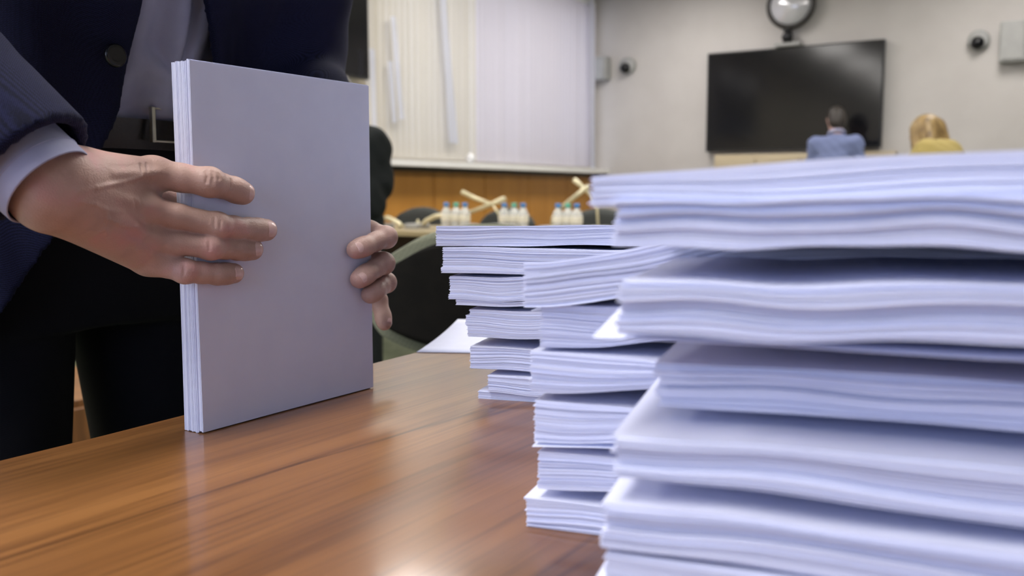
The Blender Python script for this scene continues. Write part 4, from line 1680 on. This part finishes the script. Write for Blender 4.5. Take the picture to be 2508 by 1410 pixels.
belt = ring_band('belt', .992, 1.024, .001, M['leather'], man)
bk = at(374, 305, X=-.868)
for nm, lo, hi in (('buckle', (-.004, -.003, -.020), (.004, .003, .020)),):
    bm = bmesh.new()
    bm_box(bm, (-.003, -.0025, -.019), (.003, .0025, .019), .001)
    bm_box(bm, (-.003, .042, -.019), (.003, .047, .019), .001)
    bm_box(bm, (-.003, -.0025, .0165), (.001, .047, .0185), .0005)
    bm_box(bm, (-.003, -.0025, -.0185), (.001, .047, -.0165), .0005)
    o = bmobj('belt_buckle', bm, M['metal'], belt)
    o.location = bk - MB
    o['label'] = 'pale metal belt buckle'

# jacket: hollow shell, open in front, sleeves hollow at the cuffs
JH = .0036
S = Field(np.array([-1.26, .15, .70]), np.array([-.56, 1.06, 1.52]), JH)
f_out = torso_fn(SPINE, [(.70, .175), (.85, .170), (1.0, .168), (1.12, .172), (1.27, .158), (1.38, .115), (1.46, .07), (1.52, .03)],
                 [(.70, .225), (.85, .215), (1.0, .200), (1.12, .200), (1.3, .215), (1.38, .215), (1.43, .14), (1.47, .08), (1.52, .03)])


def jacket_out(X, Y, Z):
    d = f_out(X, Y, Z)
    # the front hangs forward, with soft vertical drapes
    d = d + .0035 * np.sin(Y * 95 + Z * 18) * (1 - np.clip((Z - 1.2) / .2, 0, 1)) + .003 * np.sin(Z * 38 + Y * 30)
    return d.astype(np.float32)


S.union(jacket_out, S.lo, S.lo + S.h * S.n, .004)
cuts = []
SLE, SLF = WR - fdir * .016, LWR - ldir * .045
for sh, el, wr, dr, end in ((SHR, EL, WR, fdir, SLE), (SHL, LEL, LWR, ldir, SLF)):
    S.cone(sh, el, .080, .062, .05)
    lo, hi = np.minimum(el, wr) - .14, np.maximum(el, wr) + .14
    fo, fi = cone_fn(el, end + dr * .03, .062, .0475), cone_fn(el + dr * .10, end + dr * .08, .041, .0385)
    def sleeve(X, Y, Z, fo=fo, dr=dr, end=end):
        pl = (X - end[0]) * dr[0] + (Y - end[1]) * dr[1] + (Z - end[2]) * dr[2]
        wr_ = .0025 * np.sin(pl * 120 + Y * 40) * np.clip((-pl - .05) / .08, 0, 1)
        return np.maximum(fo(X, Y, Z) + wr_, pl).astype(np.float32)
    S.union(sleeve, lo, hi, lambda X, Y, Z, e=end, d_=dr: .001 + .03 * np.clip((-((X - e[0]) * d_[0] + (Y - e[1]) * d_[1] + (Z - e[2]) * d_[2]) - .06) / .12, 0, 1))
    cuts.append((fi, lo, hi))
for fi, lo, hi in cuts:
    S.cut(fi, lo, hi, .002)
# hollow body and front opening
def inner(X, Y, Z):
    return (jacket_out(X, Y, Z) + .011).astype(np.float32)
S.cut(inner, np.array([-1.3, .1, .65]), np.array([-.5, 1.1, 1.36]), .002)
ZR = [.70, .76, .794, .83, .887, .95, 1.028, 1.143, 1.25, 1.40, 1.5]
YRt = [.40, .43, .459, .490, .524, .560, .590, .592, .600, .57, .56]
YLt = [.88, .85, .82, .79, .765, .745, .715, .668, .640, .68, .705]
def opening(X, Y, Z):
    a = np.interp(Z, ZR, YRt)
    b = np.interp(Z, ZR, YLt)
    c_ = np.interp(Z, [q for q, _ in SPINE], [q for _, q in SPINE])
    return np.maximum(np.maximum(a - Y, Y - b), (c_ + .02) - X).astype(np.float32)
S.cut(opening, S.lo, S.lo + S.h * S.n, .002)
sl, P = S.all()
hem = .745 + 0 * P[0] + .0 * P[1]
S.F[sl] = np.maximum(S.F[sl], hem - P[2])
# keep only the cloth (no neck plug)
S.cut(cone_fn(NK - np.array([.06, 0, .08]), HD, .062, .062), NK - .25, HD + .25, .002)
local(fobj('jacket', S, M['suit'], man))
# lapel edge button
bt = at(281, 136, X=-.815)
o = lathe('button', [(.002, .0035), (.006, .0030), (.0095, .0042), (.011, .003), (.0115, 0), (.010, -.003)], M['button'], man, 24)
o.rotation_euler = (0, PI / 2, 0)
o.location = bt - MB

# shirt cuffs, open tubes with a stitched hem
def cuff(wr, dr, roll, start, end, ra, rb, flat, parent):
    f, r, u = frame(dr, np.array([0, 0, 1.0]))
    V, F = [], []
    seg = 48
    prof = []
    for k in range(9):
        t = k / 8
        prof.append((start + (end - start) * t, ra + (rb - ra) * t))
    prof += [(end + .0012, rb - .0008), (end, rb - .0016)]
    for k in range(7, -1, -1):
        t = k / 8
        prof.append((start + (end - start) * t, ra + (rb - ra) * t - .0016))
    for d, r_ in prof:
        for k in range(seg):
            a = 2 * PI * k / seg
            ww = 1 + .02 * math.sin(a * 3 + 1)
            p = wr + f * d + (r * math.cos(a + roll) * r_ + u * math.sin(a + roll) * r_ * flat) * ww
            V.append(p - MB)
    m_ = len(prof)
    for i in range(m_):
        j = (i + 1) % m_
        for k in range(seg):
            n = (k + 1) % seg
            F.append((i * seg + k, i * seg + n, j * seg + n, j * seg + k))
    o = obj('shirt_cuff', V, F, M['shirt'], parent, True)
    # stitch line
    bm = bmesh.new()
    pts = []
    for k in range(seg + 1):
        a = 2 * PI * k / seg
        ww = 1 + .02 * math.sin(a * 3 + 1)
        r_ = ra + (rb - ra) * .88 + .0002
        pts.append(wr + f * (start + (end - start) * .86) + (r * math.cos(a + roll) * r_ + u * math.sin(a + roll) * r_ * flat) * ww - MB)
    tube_mesh(bm, pts, .0005, 6, False)
    bmobj('stitching', bm, M['shirt'], o)
    return o


cuff(WR, fdir, 0, -.085, .000, .0365, .0345, .95, man)
cuff(LWR, ldir, 0, -.085, -.015, .037, .035, .95, man)
